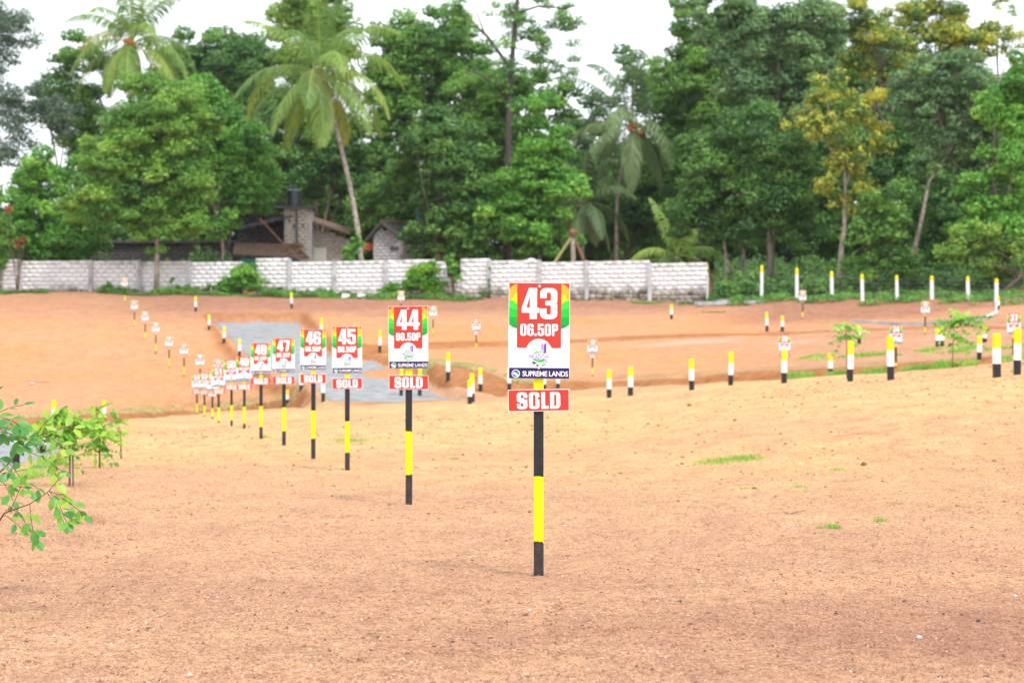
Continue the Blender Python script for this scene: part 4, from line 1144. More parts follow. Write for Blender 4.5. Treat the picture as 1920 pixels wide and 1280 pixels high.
def build_forest():
    G = "trees growing beyond the walls"; GR = "trees of the dense stand on the right"; GF = "far trees closing the background"
    T = lambda name, label, D, ells, pal, seed, **k: tree(name, label, k.pop("cat", "tree"), k.pop("group", G), D, ells, pal, seed=seed, **k)
    T("tree", "sparse dusky tree with small dark leaves against the sky at the left edge", 124, [(-40, 60, 80, 90), (20, 60, 55, 55), (60, 190, 95, 50), (10, 250, 70, 70), (110, 215, 50, 50)], "dusk", 1, trunk=[(-70, None), (-60, 300)], leaf=.19, dens=.34, fill=.2, bark="darkbark", clump=.40, sub=.6, limbs=4)
    T("tree", "bright green bushy tree above the left end of the wall", 119, [(60, 350, 50, 60), (40, 430, 60, 50), (95, 440, 60, 55), (150, 430, 50, 60), (100, 330, 50, 45)], "bright", 2, leaf=.24)
    T("tree", "mid green tree with sky showing through, left of the first palm", 132, [(150, 120, 55, 55), (110, 190, 60, 50), (170, 230, 60, 60), (200, 310, 60, 60), (145, 300, 50, 60)], "mid", 3, leaf=.24, dens=.65, fill=.35, sub=.85)
    T("tree", "broad yellowish green tree whose trunk stands right before the left wall", 113.2, [(270, 215, 75, 65), (335, 245, 65, 80), (225, 300, 75, 60), (310, 340, 80, 60), (185, 370, 60, 55), (250, 400, 60, 50), (350, 400, 50, 50), (300, 440, 45, 35)], "mixed", 4, trunk=[(293, None), (295, 470), (294, 430)], leaf=.2, dens=1.1, bark="palebark", r=.15, clump=.33, base_dz=0)
    T("tree", "tall bright green tree between the first two palms", 123, [(400, 210, 60, 60), (440, 260, 60, 60), (470, 340, 55, 60), (420, 330, 55, 70), (445, 400, 45, 45)], "bright", 5, leaf=.25)
    T("tree", "far dark green tree rounded against the sky between the first two palms", 152, [(400, 105, 75, 50), (345, 150, 60, 60), (450, 150, 70, 70), (470, 110, 50, 40)], "dark", 6, group=GF)
    T("tree", "small bright tree with a thin pale trunk left of the sheds", 117, [(415, 430, 34, 22), (425, 415, 22, 20), (395, 440, 18, 14)], "bright", 7, trunk=[(418, None), (417, 450)], bark="palebark", r=.06, leaf=.18)
    T("tree", "pale yellow green treetop rising behind the big leaning palm", 142, [(560, 40, 65, 50), (620, 40, 55, 50), (600, 110, 70, 55), (540, 110, 40, 40)], "olive", 8, group=GF, dens=.9)
    T("tree", "dark green tree behind the lower fronds of the big palm", 136, [(540, 240, 60, 70), (560, 330, 60, 60), (620, 270, 60, 80), (660, 330, 50, 70), (520, 320, 40, 50)], "dark", 9, group=GF)
    T("tree", "big mid green tree right of the big palm's crown", 138, [(760, 80, 60, 60), (830, 70, 60, 55), (790, 150, 80, 55), (730, 190, 50, 50), (860, 130, 60, 60), (715, 130, 40, 40), (735, 245, 50, 45), (790, 225, 55, 45), (700, 270, 40, 40)], "mid", 10, leaf=.27)
    T("tree", "glossy green tree behind the small grey shed", 125, [(730, 350, 50, 40), (700, 400, 45, 50), (770, 330, 45, 50), (745, 410, 55, 40)], "mid", 11, leaf=.24)
    T("tree", "dark leafy tree right of the small grey shed", 121, [(800, 260, 55, 60), (850, 290, 60, 60), (820, 370, 55, 60), (880, 380, 60, 70), (800, 440, 45, 40), (870, 450, 50, 35)], "dark", 12)
    T("tree", "tall tree with a dark forked trunk and thin airy foliage at the top centre", 128, [(960, 45, 55, 50), (1040, 60, 55, 40), (1045, 115, 50, 35), (880, 25, 55, 30), (985, 120, 50, 40), (1000, 10, 100, 30), (930, 150, 50, 40)], "mid", 13, trunk=[(950, None), (953, 300), (955, 180), (962, 90), (970, 0)], to=(985, -60), bark="darkbark", r=.24, dens=.45, fill=.2, leaf=.19, limbs=0, clump=.42, sub=.42, arms=[(.13, [(958, 130, 0), (915, 70, 1), (880, 38, 1.5), (835, 20, 2)]), (.07, [(908, 62, 1), (896, 30, 1.2), (885, -20, 1.5)]), (.09, [(968, 25, 0), (1010, 12, -1), (1060, 16, -2), (1110, 5, -2)]), (.12, [(955, 190, 0), (930, 160, -.5), (900, 140, -1), (870, 128, -1)]), (.05, [(965, 90, 0), (1010, 100, 0), (1060, 110, 1)])])
    T("tree", "bright green columnar tree standing before the tall forked tree", 120, [(1005, 220, 42, 40), (1020, 275, 55, 45), (990, 340, 60, 50), (1040, 350, 55, 50), (960, 400, 60, 50), (1020, 430, 70, 45), (930, 380, 40, 50)], "bright", 14, leaf=.26)
    T("tree", "mid green tree behind the fork of the tall dark trunk", 134, [(900, 190, 60, 70), (940, 260, 60, 60), (880, 270, 50, 60), (960, 170, 70, 50), (1040, 190, 50, 40)], "mid", 15, group=GF)
    T("tree", "grey green airy tree beside the crown of the drooping palm", 140, [(1110, 210, 45, 40), (1085, 250, 50, 45), (1120, 290, 50, 50), (1190, 130, 45, 40), (1200, 175, 60, 40)], "grey", 16, dens=.7, fill=.4, group=GF)
    T("tree", "dark tree filling the gap below the drooping palm", 134, [(1090, 350, 55, 55), (1150, 400, 60, 60), (1220, 400, 60, 70), (1240, 320, 50, 60), (1100, 440, 60, 40)], "dark", 17, group=GF)
    # right stand
    T("tree", "tall mid green tree forming the left shoulder of the right stand", 126, [(1290, 60, 45, 60), (1290, 150, 60, 60), (1340, 110, 60, 70), (1290, 240, 60, 70), (1350, 220, 60, 70), (1300, 330, 55, 60)], "mid", 18, group=GR, leaf=.24)
    T("tree", "broad greyish green tree at the top of the right stand", 118, [(1390, 70, 70, 60), (1450, 60, 70, 60), (1420, 140, 80, 60), (1500, 120, 60, 60), (1530, 50, 60, 60), (1480, 190, 60, 50), (1340, 10, 80, 40)], "grey", 19, group=GR, leaf=.24)
    T("tree", "dark green tree on a pair of thin pale trunks beyond the wall end", 112, [(1330, 300, 60, 60), (1400, 270, 70, 70), (1300, 390, 50, 60), (1370, 370, 60, 55), (1340, 440, 50, 35)], "dark", 20, trunk=[(1372, None), (1362, 490), (1357, 440)], bark="palebark", r=.13, group=GR, leaf=.22)
    T("tree", "deep green tree on a straight brown trunk left of the yellow blossom", 110, [(1450, 290, 60, 60), (1470, 370, 60, 60), (1420, 410, 55, 45), (1490, 440, 50, 40), (1500, 320, 50, 50), (1400, 360, 40, 50)], "dark", 21, trunk=[(1443, None), (1444, 470), (1441, 420)], bark="bark", r=.2, group=GR, leaf=.22)
    T("tree", "slim pale trunked tree with a few leaves behind the wall end", 113, [(1400, 450, 40, 25), (1385, 400, 40, 40)], "mid", 22, trunk=[(1390, None), (1394, 470), (1386, 430)], bark="palebark", r=.11, group=GR, leaf=.2)
    T("tree", "yellow blossoming tree on a slender pale trunk", 107, [(1545, 165, 38, 38), (1510, 225, 32, 38), (1560, 235, 38, 35), (1625, 215, 42, 40), (1650, 255, 30, 35), (1590, 325, 55, 42), (1560, 375, 38, 28), (1610, 375, 30, 24), (1590, 280, 40, 40)], "flower", 23, trunk=[(1572, None), (1576, 480), (1583, 420), (1585, 370)], bark="palebark", r=.16, group=GR, leaf=.19, flowers=.7, clump=.34, dens=.9, sub=.55, limbs=0, to=(1570, 250), arms=[(.07, [(1584, 360, 0), (1600, 300, 0), (1625, 230, .5)]), (.06, [(1580, 310, 0), (1550, 270, 0), (1515, 235, -.5)]), (.05, [(1574, 270, 0), (1555, 210, 0), (1545, 165, 0)])])
    T("tree", "yellow flecked treetop above the blossoming tree", 122, [(1590, 40, 50, 45), (1640, 80, 50, 45), (1600, 110, 45, 35), (1670, 130, 40, 40)], "flower", 24, group=GR, leaf=.2, flowers=.35)
    T("tree", "yellow blossoming treetop near the upper right corner", 124, [(1740, 30, 55, 45), (1800, 60, 55, 50), (1830, 100, 40, 35), (1760, 95, 50, 35), (1690, 60, 40, 50)], "flower", 25, group=GR, leaf=.2, flowers=.4)
    T("tree", "blue green spreading tree on a leaning pale trunk", 106, [(1730, 140, 55, 40), (1790, 150, 60, 50), (1750, 210, 65, 45), (1830, 220, 55, 55), (1700, 190, 35, 45), (1850, 290, 50, 50), (1770, 280, 50, 45), (1730, 310, 30, 25)], "grey", 26, trunk=[(1700, None), (1712, 480), (1730, 400), (1742, 340)], bark="palebark", r=.14, group=GR, leaf=.22)
    T("tree", "leafy undergrowth tree between the two pale trunks on the right", 103, [(1650, 430, 50, 50), (1625, 480, 45, 35), (1680, 480, 40, 35), (1660, 380, 45, 40)], "mid", 27, group=GR, leaf=.24)
    T("tree", "dark tree filling the shade behind the yellow blossoming tree", 119, [(1560, 300, 70, 80), (1640, 320, 60, 70), (1540, 420, 60, 60), (1680, 260, 50, 70), (1600, 450, 60, 50), (1700, 400, 50, 60)], "dark", 28, group=GR)
    T("tree", "bright green tree leaning in at the right edge", 100, [(1880, 200, 50, 50), (1905, 290, 55, 60), (1860, 360, 60, 50), (1905, 420, 60, 60), (1830, 420, 45, 40), (1940, 150, 50, 80)], "bright", 29, group=GR, leaf=.23)
    T("tree", "olive green bushy tree above the last fence posts", 98, [(1800, 470, 50, 40), (1880, 490, 50, 40), (1840, 440, 40, 35), (1920, 470, 40, 60)], "olive", 30, group=GR, leaf=.2)
    T("tree", "thin tree with scattered yellowish leaves in the upper right corner", 130, [(1900, 10, 45, 25), (1880, 55, 30, 25), (1925, 90, 40, 40)], "flower", 31, group=GR, dens=.4, fill=.2, leaf=.18)
    T("tree", "dark tree closing the gap behind the olive bush at the right", 116, [(1790, 380, 60, 70), (1860, 470, 70, 60), (1770, 460, 50, 50), (1930, 380, 60, 90)], "dark", 32, group=GR)
    # background closers
    far = [(-120, 330, 90), (-10, 420, 60), (100, 420, 70), (230, 400, 90), (340, 330, 120), (470, 340, 110), (600, 380, 90), (700, 330, 110), (800, 400, 90), (900, 330, 130),
           (1010, 330, 120), (1120, 390, 80), (1230, 340, 110), (1340, 250, 170), (1460, 230, 190), (1580, 220, 200), (1700, 230, 190), (1820, 240, 180), (1950, 260, 170), (2080, 280, 150)]
    place = ["beyond the far left", "behind the left end of the wall", "behind the bright bushy tree at the left", "behind the yellowish tree by the wall", "behind the first palm's trunk",
             "behind the large shed", "behind the big palm's trunk", "behind the small shed", "behind the dark leafy tree", "behind the tall forked trunk", "behind the bright columnar tree", "behind the cut palm stump",
             "behind the drooping palm", "behind the wall's right end", "behind the paired pale trunks", "behind the yellow blossom", "behind the leaning pale trunk", "behind the blue green tree", "behind the right edge trees", "beyond the far right"]
    for i, (u, py, rp) in enumerate(far):
        y0 = 510
        e = [(u - 25, py, 75, rp * .65), (u + 30, py + rp * .3, 75, rp * .65), (u, (py + rp + y0) / 2, 85, 60), (u + 10, 450, 85, 45), (u, 495, 80, 30), (u - 20, 530, 85, 22)]
        T("tree", "far dense dark green tree " + place[i], 146 + (i % 3) * 4, e, "dark" if i % 3 else "mid", 60 + i, group=GF, leaf=.40, dens=1.1, clump=.36, limbs=3)

def build_palms():
    palm("coconut palm with a short trunk showing above the yellowish tree at the left", 128, [(268, None), (266, 300), (260, 190), (248, 82)], 24, 5.2, "palm", 3, nuts=3, droop=1.3)
    palm("big leaning coconut palm with orange nuts standing behind the wall", 117, [(684, None), (672, 440), (652, 330), (625, 220), (600, 140)], 25, 5.9, "palm", 5, nuts=6, r=.2, droop=1.25)
    palm("grey green coconut palm with drooping fronds right of the centre", 127, [(1156, None), (1156, 400), (1164, 320), (1185, 238)], 20, 5.8, "palmgrey", 8, nuts=2, r=.15, droop=1.4)
    palm("low young coconut palm behind the wall below the drooping palm", 125, [(1092, None), (1092, 440), (1092, 385)], 16, 4.2, "palmgrey", 9, nuts=0, r=.14, droop=1.3)
    palm("low palm spreading its fronds just above the right part of the wall", 119, [(1268, None), (1268, 480)], 12, 4.0, "palm", 12, nuts=0, r=.13, droop=1.25)
    # felled palm with props
    b = at(1076, 116); mb = MB()
    root = empty("palm_stump", b)
    tp = P(1074, 440, 116) - b
    mb.tube([Vector((0, 0, -.2)), tp], [.16, .13], 0, 10); mb.build("trunk", M["palebark"], root, smooth=True)
    for (u, py) in ((1040, 492), (1100, 500)):
        mb = MB(); e = P(u, py, 115.6) - b; mb.tube([tp, e], [.07, .09], 0, 7); mb.build("frond_stalk", M["plank"] if u > 1076 else M["dryleaf"], root)
    mb = MB(); mb.tube([tp + Vector((0, 0, -.1)), tp + Vector((0, 0, .15)), tp + Vector((.05, 0, .35))], [.2, .26, .1], 0, 9); mb.build("cut_head", M["plank"], root)
    tag(root, "cut palm stump with hanging bare frond stalks behind the wall", "palm stump")
M["dryleaf"] = simple("yellow_green_stalk", (0.30, 0.28, 0.10), 0.7, 0.1, 5)

# ------------------------------------------------------------------ sheds
def quadslab(mb, pts, t, m=0):
    """four corner points (counter clockwise seen from outside) thickened by t backwards"""
    a = [Vector(p) for p in pts]; n = (a[1] - a[0]).cross(a[3] - a[0]).normalized() * t
    b = [p - n for p in a]; v = a + b
    mb.add(v, [(0, 1, 2, 3), (7, 6, 5, 4), (0, 4, 5, 1), (1, 5, 6, 2), (2, 6, 7, 3), (3, 7, 4, 0)], m)
def wall_blocks(name, mat, root, u0, u1, D0, D1, pt, pb, seed, bh=.2, bl=.4, thick=.08, skip=None, grime=.4):
    rng = random.Random(seed); Dm = (D0 + D1) / 2
    V, Fc, Gm, p0, p1, d, nrm, L = block_run(u0, u1, D0, D1, z_of(pt, Dm), z_of(pb, Dm), rng, bh=bh, bl=bl, thick=thick, grime_amt=grime * .5, skip=skip, gap=.0025)
    inv = root.location
    o = mesh_np(name, [tuple(Vector(v) - inv) for v in V], Fc, M[mat], parent=root, tint=dict(grime=Gm))
    return o, p0, p1
def build_sheds():
    # large shed with the tower
    D = 124.0; b = at(545, D); root = empty("shed", b); inv = b
    L_ = lambda u, py, d=D: P(u, py, d) - inv
    foot = (HOR - (b.z - .3 - CAMZ) * F / D)
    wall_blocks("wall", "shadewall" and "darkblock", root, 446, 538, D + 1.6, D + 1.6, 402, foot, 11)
    wall_blocks("wall", "rawblock", root, 581, 655, D + .8, D + .8, 424, foot, 12, skip=lambda t, z: z > zl(424 + 18 * t, D) )
    wall_blocks("tower", "rawblock", root, 535, 582, D - .6, D - .6, 391, foot, 13, thick=.1)
    mb = MB()
    for (u0, u1, d0, d1) in ((535, 535.01, D - .6, D + 1.2), (582, 582.01, D - .6, D + 1.2)):
        p = L_(u0, 391, D - .6); q_ = Vector((p.x, p.y + 1.8, 0)); h = L_(0, 391, D - .6).z - L_(0, foot, D - .6).z
        mb.box((p.x, p.y + .9, p.z - h / 2), (.14, 1.8, h), 0)
    mb.build("tower_side", M["concrete"], root)
    mb = MB(); p = L_(551, 389, D - .7); mb.box((p.x, p.y + .9, p.z), (2.5, 2.4, .14), 0, None, 1, .02); mb.build("roof_slab", M["sheet"], root)
    for (u, py) in ((568, 423), (551, 424), (543, 414)):
        mb = MB(); p = L_(u, py, D - .72); mb.box(p, (.12, .04, .24), 0); mb.build("vent_hole", M["tank"], root)
    mb = MB(); mb.tube([L_(556, 388, D - .8), L_(556.5, 462, D - .8)], [.055, .055], 0, 8); mb.build("downpipe", M["tank"], root)
    mb = MB(); quadslab(mb, [L_(441, 431, D - .8), L_(548, 404, D - .8), L_(548, 398, D + 3), L_(441, 424, D + 3)], .08)
    for i in range(14):
        t = (i + .5) / 14; p0 = L_(441 + 107 * t, 431 - 27 * t, D - .8); p1 = L_(441 + 107 * t, 424 - 26 * t, D + 3)
        mb.tube([p0 + Vector((0, 0, .03)), p1 + Vector((0, 0, .03))], [.05, .05], 0, 6)
    mb.build("roof", M["sheet"], root)
    mb = MB(); quadslab(mb, [L_(581, 414, D - .2), L_(657, 437, D - .2), L_(657, 428, D + 3), L_(581, 404, D + 3)], .09)
    mb.build("roof", M["tiles"], root)
    mb = MB(); quadslab(mb, [L_(437, 476, D - 2.6), L_(580, 482, D - 2.6), L_(548, 457, D - .7), L_(440, 455, D - .7)], .1)
    rd = random.Random(4)
    for i in range(260):
        u, t = rd.uniform(470, 572), rd.random()
        p = L_(u, 482 - 24 * t, D - 2.6 + 1.8 * t); mb.box(p + Vector((0, 0, .04)), (rd.uniform(.08, .2), rd.uniform(.08, .2), .02), 1, Euler((rd.uniform(-.5, .5), rd.uniform(-.5, .5), rd.uniform(0, 3))).to_matrix())
    mb.build("lean_to_roof", [M["tiles"], M["litter"]], root)
    mb = MB(); p = L_(505, 489, D - 2.2); mb.box(p + Vector((0, 0, -.5)), (3.6, .1, 1.3), 0); mb.build("lean_to_wall", M["teal"], root)
    mb = MB(); p = L_(598, 478, D + .6); mb.box(p + Vector((0, 0, -.3)), (.95, .06, 1.5), 0, None, 1, .01); mb.build("door", M["door"], root)
    tag(root, "old block shed with a square tower and sagging dark roofs", "shed")
    # leaning plank
    mb = MB(); mb.tube([L_(487, 410, D - 3) + inv, L_(562, 490, D - 3.2) + inv], [.055, .055], 0, 4); o = mb.build("plank", M["plank"]); tag(o, "long brown pole leaning diagonally across the dark shed front", "pole")
    # water tank
    p = P(551, 387, D - .2); mb = MB(); r = .47; zs = [0, .04, .12, .3, .33, .36, .6, .63, .66, .9, .95, 1.0, 1.1, 1.17]; rr = [.95, 1, 1, 1, 1.04, 1, 1, 1.04, 1, 1, .97, .85, .45, .4]
    t_ = empty("water_tank", p)
    mb.tube([Vector((0, 0, z_)) for z_ in zs], [r * k for k in rr], 0, 24); mb.build("tank_body", M["tank"], t_, smooth=False)
    mb = MB(); mb.tube([Vector((0, 0, 1.17)), Vector((0, 0, 1.23)), Vector((0, 0, 1.26))], [.2, .2, .12], 0, 16); mb.build("lid", M["tank"], t_)
    tag(t_, "black plastic water tank on top of the shed tower", "water tank")
    # small shed with a gable
    D = 122.0; b = at(735, D); root = empty("shed", b); inv = b
    foot = (HOR - (b.z - .3 - CAMZ) * F / D)
    apx, lft, rgt = 713, 698, 748
    def gab(t, z):
        u = 698 + 52 * t; lim = 446 - (u - 684) * 1.05 if u < 713 else 416 + (u - 713) * .78
        return z > z_of(max(lim, 416) + 3, D)
    wall_blocks("wall", "greyblock", root, 700, 752, D, D, 420, foot, 14, skip=gab)
    wall_blocks("wall", "greyblock", root, 752, 792, D + .1, D + 3.0, 446, foot, 15)
    A = P(713, 417, D - .6) - inv; Ab = P(784, 420, D + 3.0) - inv
    E = P(745, 444, D - .6) - inv; Eb = P(790, 444, D + 2.0) - inv; W = P(681, 453, D - .6) - inv; Wb = P(735, 446, D + 4.2) - inv
    mb = MB(); quadslab(mb, [A, E, Eb, Ab], .07); 
    for i in range(10):
        t = i / 9; mb.tube([A.lerp(Ab, t) + Vector((0, 0, .03)), E.lerp(Eb, t) + Vector((0, 0, .03))], [.04, .04], 0, 5)
    quadslab(mb, [W, A, Ab, Wb], .07, 0)
    mb.tube([A + Vector((0, 0, .04)), Ab + Vector((0, 0, .04))], [.07, .07], 1, 6)
    mb.build("roof", [M["sheet"], M["tiles"]], root)
    mb = MB(); p = P(740, 466, D - .12) - inv; mb.box(p, (.52, .05, .2), 0); mb.build("window", M["tank"], root)
    mb = MB(); p = P(690, 462, D + .6) - inv; mb.box(p, (.7, .1, .45), 0); mb.build("side_panel", M["redcloth"], root)
    tag(root, "small grey block shed with a gabled corrugated roof", "shed")
    # dark back building behind the left wall
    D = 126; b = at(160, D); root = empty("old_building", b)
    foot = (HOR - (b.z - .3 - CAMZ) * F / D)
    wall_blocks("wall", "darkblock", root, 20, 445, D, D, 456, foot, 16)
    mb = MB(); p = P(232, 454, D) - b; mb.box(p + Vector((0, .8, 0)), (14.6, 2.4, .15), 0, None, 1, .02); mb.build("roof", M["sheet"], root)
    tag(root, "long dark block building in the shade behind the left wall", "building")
    # blue barrel in the trees
    p = P(786, 412, 122.5); mb = MB()
    mb.tube([p + Vector((0, 0, z_)) for z_ in (0, .03, .3, .33, .36, .62, .68)], [.15, .17, .17, .18, .17, .17, .13], 0, 14)
    root = empty("barrel_stand", at(786, 122.5)); q_ = p - root.location
    m2 = MB()
    for sx in (-.12, .12):
        for sy in (-.12, .12): m2.tube([Vector((q_.x + sx, q_.y + sy, -.2)), Vector((q_.x + sx, q_.y + sy, q_.z))], [.03, .03], 0, 5)
    m2.build("frame", M["plank"], root); tag(root, "thin wooden stand under the blue barrel among the trees", "stand")
    o = mb.build("barrel", M["blue"]); tag(o, "small blue barrel among the trees right of the grey shed", "barrel")

# ------------------------------------------------------------------ low plants, saplings and the near shrub
def bush(label, D, ells, pal, seed, name="shrub", group="shrubs along the foot of the walls", leaf=.16, dens=1.6, clump=.42, fill=.3, cat="shrub"):
    rng = np.random.default_rng(seed); s = D / F; rd = random.Random(seed)
    base = at(ells[0][0], D); root = empty(name, base); cs, rs = [], []
    for (u, py, ru, rp) in ells:
        c = np.array(P(u, py, D)) - np.array(base); R = np.array([ru * s, min(ru, rp) * s * .8, rp * s]) * 1.15
        m = int(max(7, ru * rp / 26)); dd = rng.normal(size=(m, 3)); dd /= np.linalg.norm(dd, axis=1)[:, None]
        cs.append(c + dd * (rng.uniform(.2, .85, m)[:, None]) * R); rs.append(rng.uniform(.7, 1.3, m) * clump * min(R[0], R[2]))
    cs = np.vstack(cs); rs = np.concatenate(rs)
    n_each = 75 * dens * (np.mean(rs) / .25) ** 2 * (.16 / leaf) ** 2
    V, Fc, t = blob_leaves(cs, rs, n_each, leaf, rng, fill=fill, up=.5)
    mesh_np("foliage", V, Fc, PAL[pal], parent=root, tint=dict(tint=t))
    mb = MB()
    for c in cs[:: max(1, len(cs) // 10)]:
        mb.tube([Vector((rd.uniform(-.1, .1), 0, -.1)), Vector(c) * .5 + Vector((0, 0, .05)), Vector(c)], [.02, .014, .006], 0, 5)
    mb.build("stems", M["twig"], root)
    tag(root, label, cat, group); return root

def sapling(label, D, u, stem, ells, seed, leaf=.07, dens=1.0, pal="fresh", stake=False):
    """slender young tree: pinnate leaves in loose tufts"""
    rng = np.random.default_rng(seed); rd = random.Random(seed); s = D / F
    base = at(u, D); root = empty("sapling", base)
    pts = [Vector((0, 0, -.1))] + [P(a, b, D) - base for a, b in stem]
    n = len(pts); mb = MB(); mb.tube(pts, [(.009 + D * .00008) * (1 - .6 * i / (n - 1)) for i in range(n)], 0, 7)
    Vs, Ts = [], []
    P0, N0 = [], []
    for (eu, ep, ru, rp) in ells:
        c = P(eu, ep, D) - base; R = Vector((ru * s, min(ru, rp) * s, rp * s))
        for _ in range(int(max(3, 9 * dens * ru * rp / 500))):
            e = Vector((rd.gauss(0, .45) * R.x, rd.gauss(0, .45) * R.y, rd.gauss(0, .45) * R.z)) + c
            st = min(pts[1:], key=lambda p: (p - c).length).lerp(c, .3)
            mid = st.lerp(e, .5) + Vector((0, 0, .02)); mb.tube([st, mid, e], [.005, .004, .002], 0, 4)
            d = (e - st).normalized() if (e - st).length > 1e-4 else Vector((0, 0, 1))
            L = rd.uniform(.18, .34) * (leaf / .07); sd = d.cross(Vector((0, 0, 1)))
            sd = sd.normalized() if sd.length > 1e-3 else Vector((1, 0, 0))
            tb = rd.uniform(.2, .95)
            for k in range(7):
                f = k / 6; p = e + d * (L * (f - .5)) + Vector((0, 0, -.12 * f * f * L * 4 * .3))
                for sg in (-1, 1):
                    P0.append(p + sd * sg * leaf * .55); N0.append(Vector((rd.uniform(-1, 1), rd.uniform(-1.3, .2), rd.uniform(.2, 1))).normalized()); Ts += [min(1, max(0, tb + rd.uniform(-.2, .2)))] * 4
    V, Fc = leaf_quads(np.array([tuple(p) for p in P0]), np.array([tuple(p) for p in N0]), leaf, rng, .5, .15)
    mesh_np("foliage", V, Fc, PAL[pal], parent=root, tint=dict(tint=Ts))
    mb.build("stem", M["twig"] if not stake else M["bark"], root, smooth=True)
    if stake:
        m2 = MB(); e = pts[min(3, n - 1)]; m2.tube([Vector((.035, 0, -.1)), Vector((.03, 0, e.z * .9))], [.009, .008], 0, 6); m2.build("support_stick", M["bark"], root)
    tag(root, label, "sapling", "saplings planted on the plots"); return root

def near_shrub():
    """branches with alternate oval leaves reaching in from the left"""
    rd = random.Random(21); D0 = 8.6
    base = at(-95, D0); root = empty("shrub", base)
    mb = MB(); V, Fc, T = [], [], []
    def leaf(p, d, up, L, tint):
        side = d.cross(up); side = side.normalized() if side.length > 1e-3 else Vector((1, 0, 0)); nrm = side.cross(d).normalized()
        b = len(V); W = L * rd.uniform(.27, .33); cup = rd.uniform(.05, .3); curl = rd.uniform(-.25, .1)
        prof = [(0, 0), (.12, .45), (.3, .88), (.52, 1.0), (.74, .8), (.9, .42), (1.0, 0.0)]
        rows = []
        for f, w in prof:
            c = p + d * L * f + nrm * (curl * L * f * f)
            rows.append((c, c + side * W * w + nrm * W * w * cup, c - side * W * w + nrm * W * w * cup))
        for c, l, r_ in rows: V.extend([c, l, r_])
        for i in range(len(prof) - 1):
            a, e = b + 3 * i, b + 3 * i + 3
            Fc.append((a, e, e + 1, a + 1)); Fc.append((a, a + 2, e + 2, e))
        T.extend([tint] * (3 * len(prof)))
    def twig(p, d, L, n, tb):
        pts = [p.copy()]; q_ = p.copy()
        for i in range(n):
            d = (d + Vector((rd.uniform(-.12, .12), rd.uniform(-.12, .12), -.10 + rd.uniform(-.06, .04)))).normalized(); q_ = q_ + d * L / n; pts.append(q_.copy())
            for sg in ((1,) if i % 2 else (-1,)) if n < 5 else (-1, 1):
                upv = Vector((rd.uniform(-.6, .6), rd.uniform(-1, .2), rd.uniform(.2, 1))).normalized()
                sdv = d.cross(upv).normalized()
                ld = (d * .45 + sdv * sg * .8 + Vector((0, 0, -.15 + rd.uniform(-.25, .2)))).normalized()
                leaf(q_ + ld * .006, ld, upv, rd.uniform(.038, .062), min(1, max(0, tb + .12 + rd.gauss(0, .18))))
        leaf(q_, d, Vector((0, -.5, 1)).normalized(), rd.uniform(.045, .06), tb)
        mb.tube(pts, [.0016] * len(pts), 0, 5)
    def branch(px, D, r0, twigs, tb):
        pts = [P(u, py, D + dd) - base for (u, py, dd) in px]; n = len(pts)
        mb.tube(pts, [r0 * (1 - .7 * i / (n - 1)) for i in range(n)], 0, 7)
        for (f, ang, L, nn, lt) in twigs:
            x = f * (n - 1); i = min(int(x), n - 2); p = pts[i].lerp(pts[i + 1], x - i)
            d = Vector((math.cos(ang), rd.uniform(-.5, .5), math.sin(ang))).normalized()
            twig(p, d, L, nn, lt)
    # lower drooping branch, its tip hanging past the others
    branch([(-95, 1085, 0), (-60, 1020, 0), (-10, 990, -.1), (8, 962, -.15), (28, 954, -.2), (55, 945, -.2), (78, 930, -.2), (92, 920, -.2)], D0, .005,
           [(1, -.25, .19, 6, .4), (1, -.7, .16, 5, .35), (.96, -1.1, .15, 4, .6), (1, .9, .08, 3, .75), (.72, -1.3, .12, 3, .45), (.58, -.9, .16, 4, .45), (.5, 1.3, .12, 3, .35), (.42, -.4, .10, 3, .5)], .4)
    branch([(-95, 1070, 0), (-50, 960, .1), (-5, 890, .1), (26, 858, .1), (45, 836, .1), (62, 822, .15), (78, 815, .15)], D0 + .3, .005,
           [(1, .45, .15, 4, .8), (1, -.15, .16, 4, .6), (.9, 1.2, .10, 3, .8), (.8, -.8, .15, 4, .4), (.62, -.2, .2, 5, .45), (.5, 1.0, .12, 3, .4), (.45, -.6, .17, 4, .35)], .5)
    branch([(-95, 1060, 0), (-70, 940, -.2), (-45, 850, -.2), (-28, 800, -.2), (-14, 780, -.2)], D0 - .1, .005,
           [(1, .7, .14, 4, .25), (1, 0.0, .16, 5, .22), (.9, -.6, .15, 4, .25), (.85, -.2, .18, 5, .22), (.7, .2, .19, 5, .3), (.6, -.5, .18, 5, .3), (.8, 1.3, .2, 4, .3)], .25)
    branch([(-95, 1060, 0), (-60, 980, .3), (-30, 930, .3), (-5, 905, .3), (14, 890, .3)], D0 + .1, .005,
           [(1, .5, .12, 3, .4), (1, -.2, .15, 4, .5), (.85, -.9, .12, 3, .4), (.7, .3, .14, 4, .4), (.6, -.5, .15, 4, .45)], .4)
    mesh_np("foliage", [tuple(v) for v in V], np.array(Fc), PAL["near"], parent=root, smooth=True, tint=dict(tint=T))
    mb.tube([Vector((0, 0, -.1)), P(-95, 1075, D0) - base], [.012, .008], 0, 8)
    mb.build("branches", M["twig"], root, smooth=True)
    tag(root, "leafy shrub branches with oval green leaves reaching in at the left edge", "shrub")

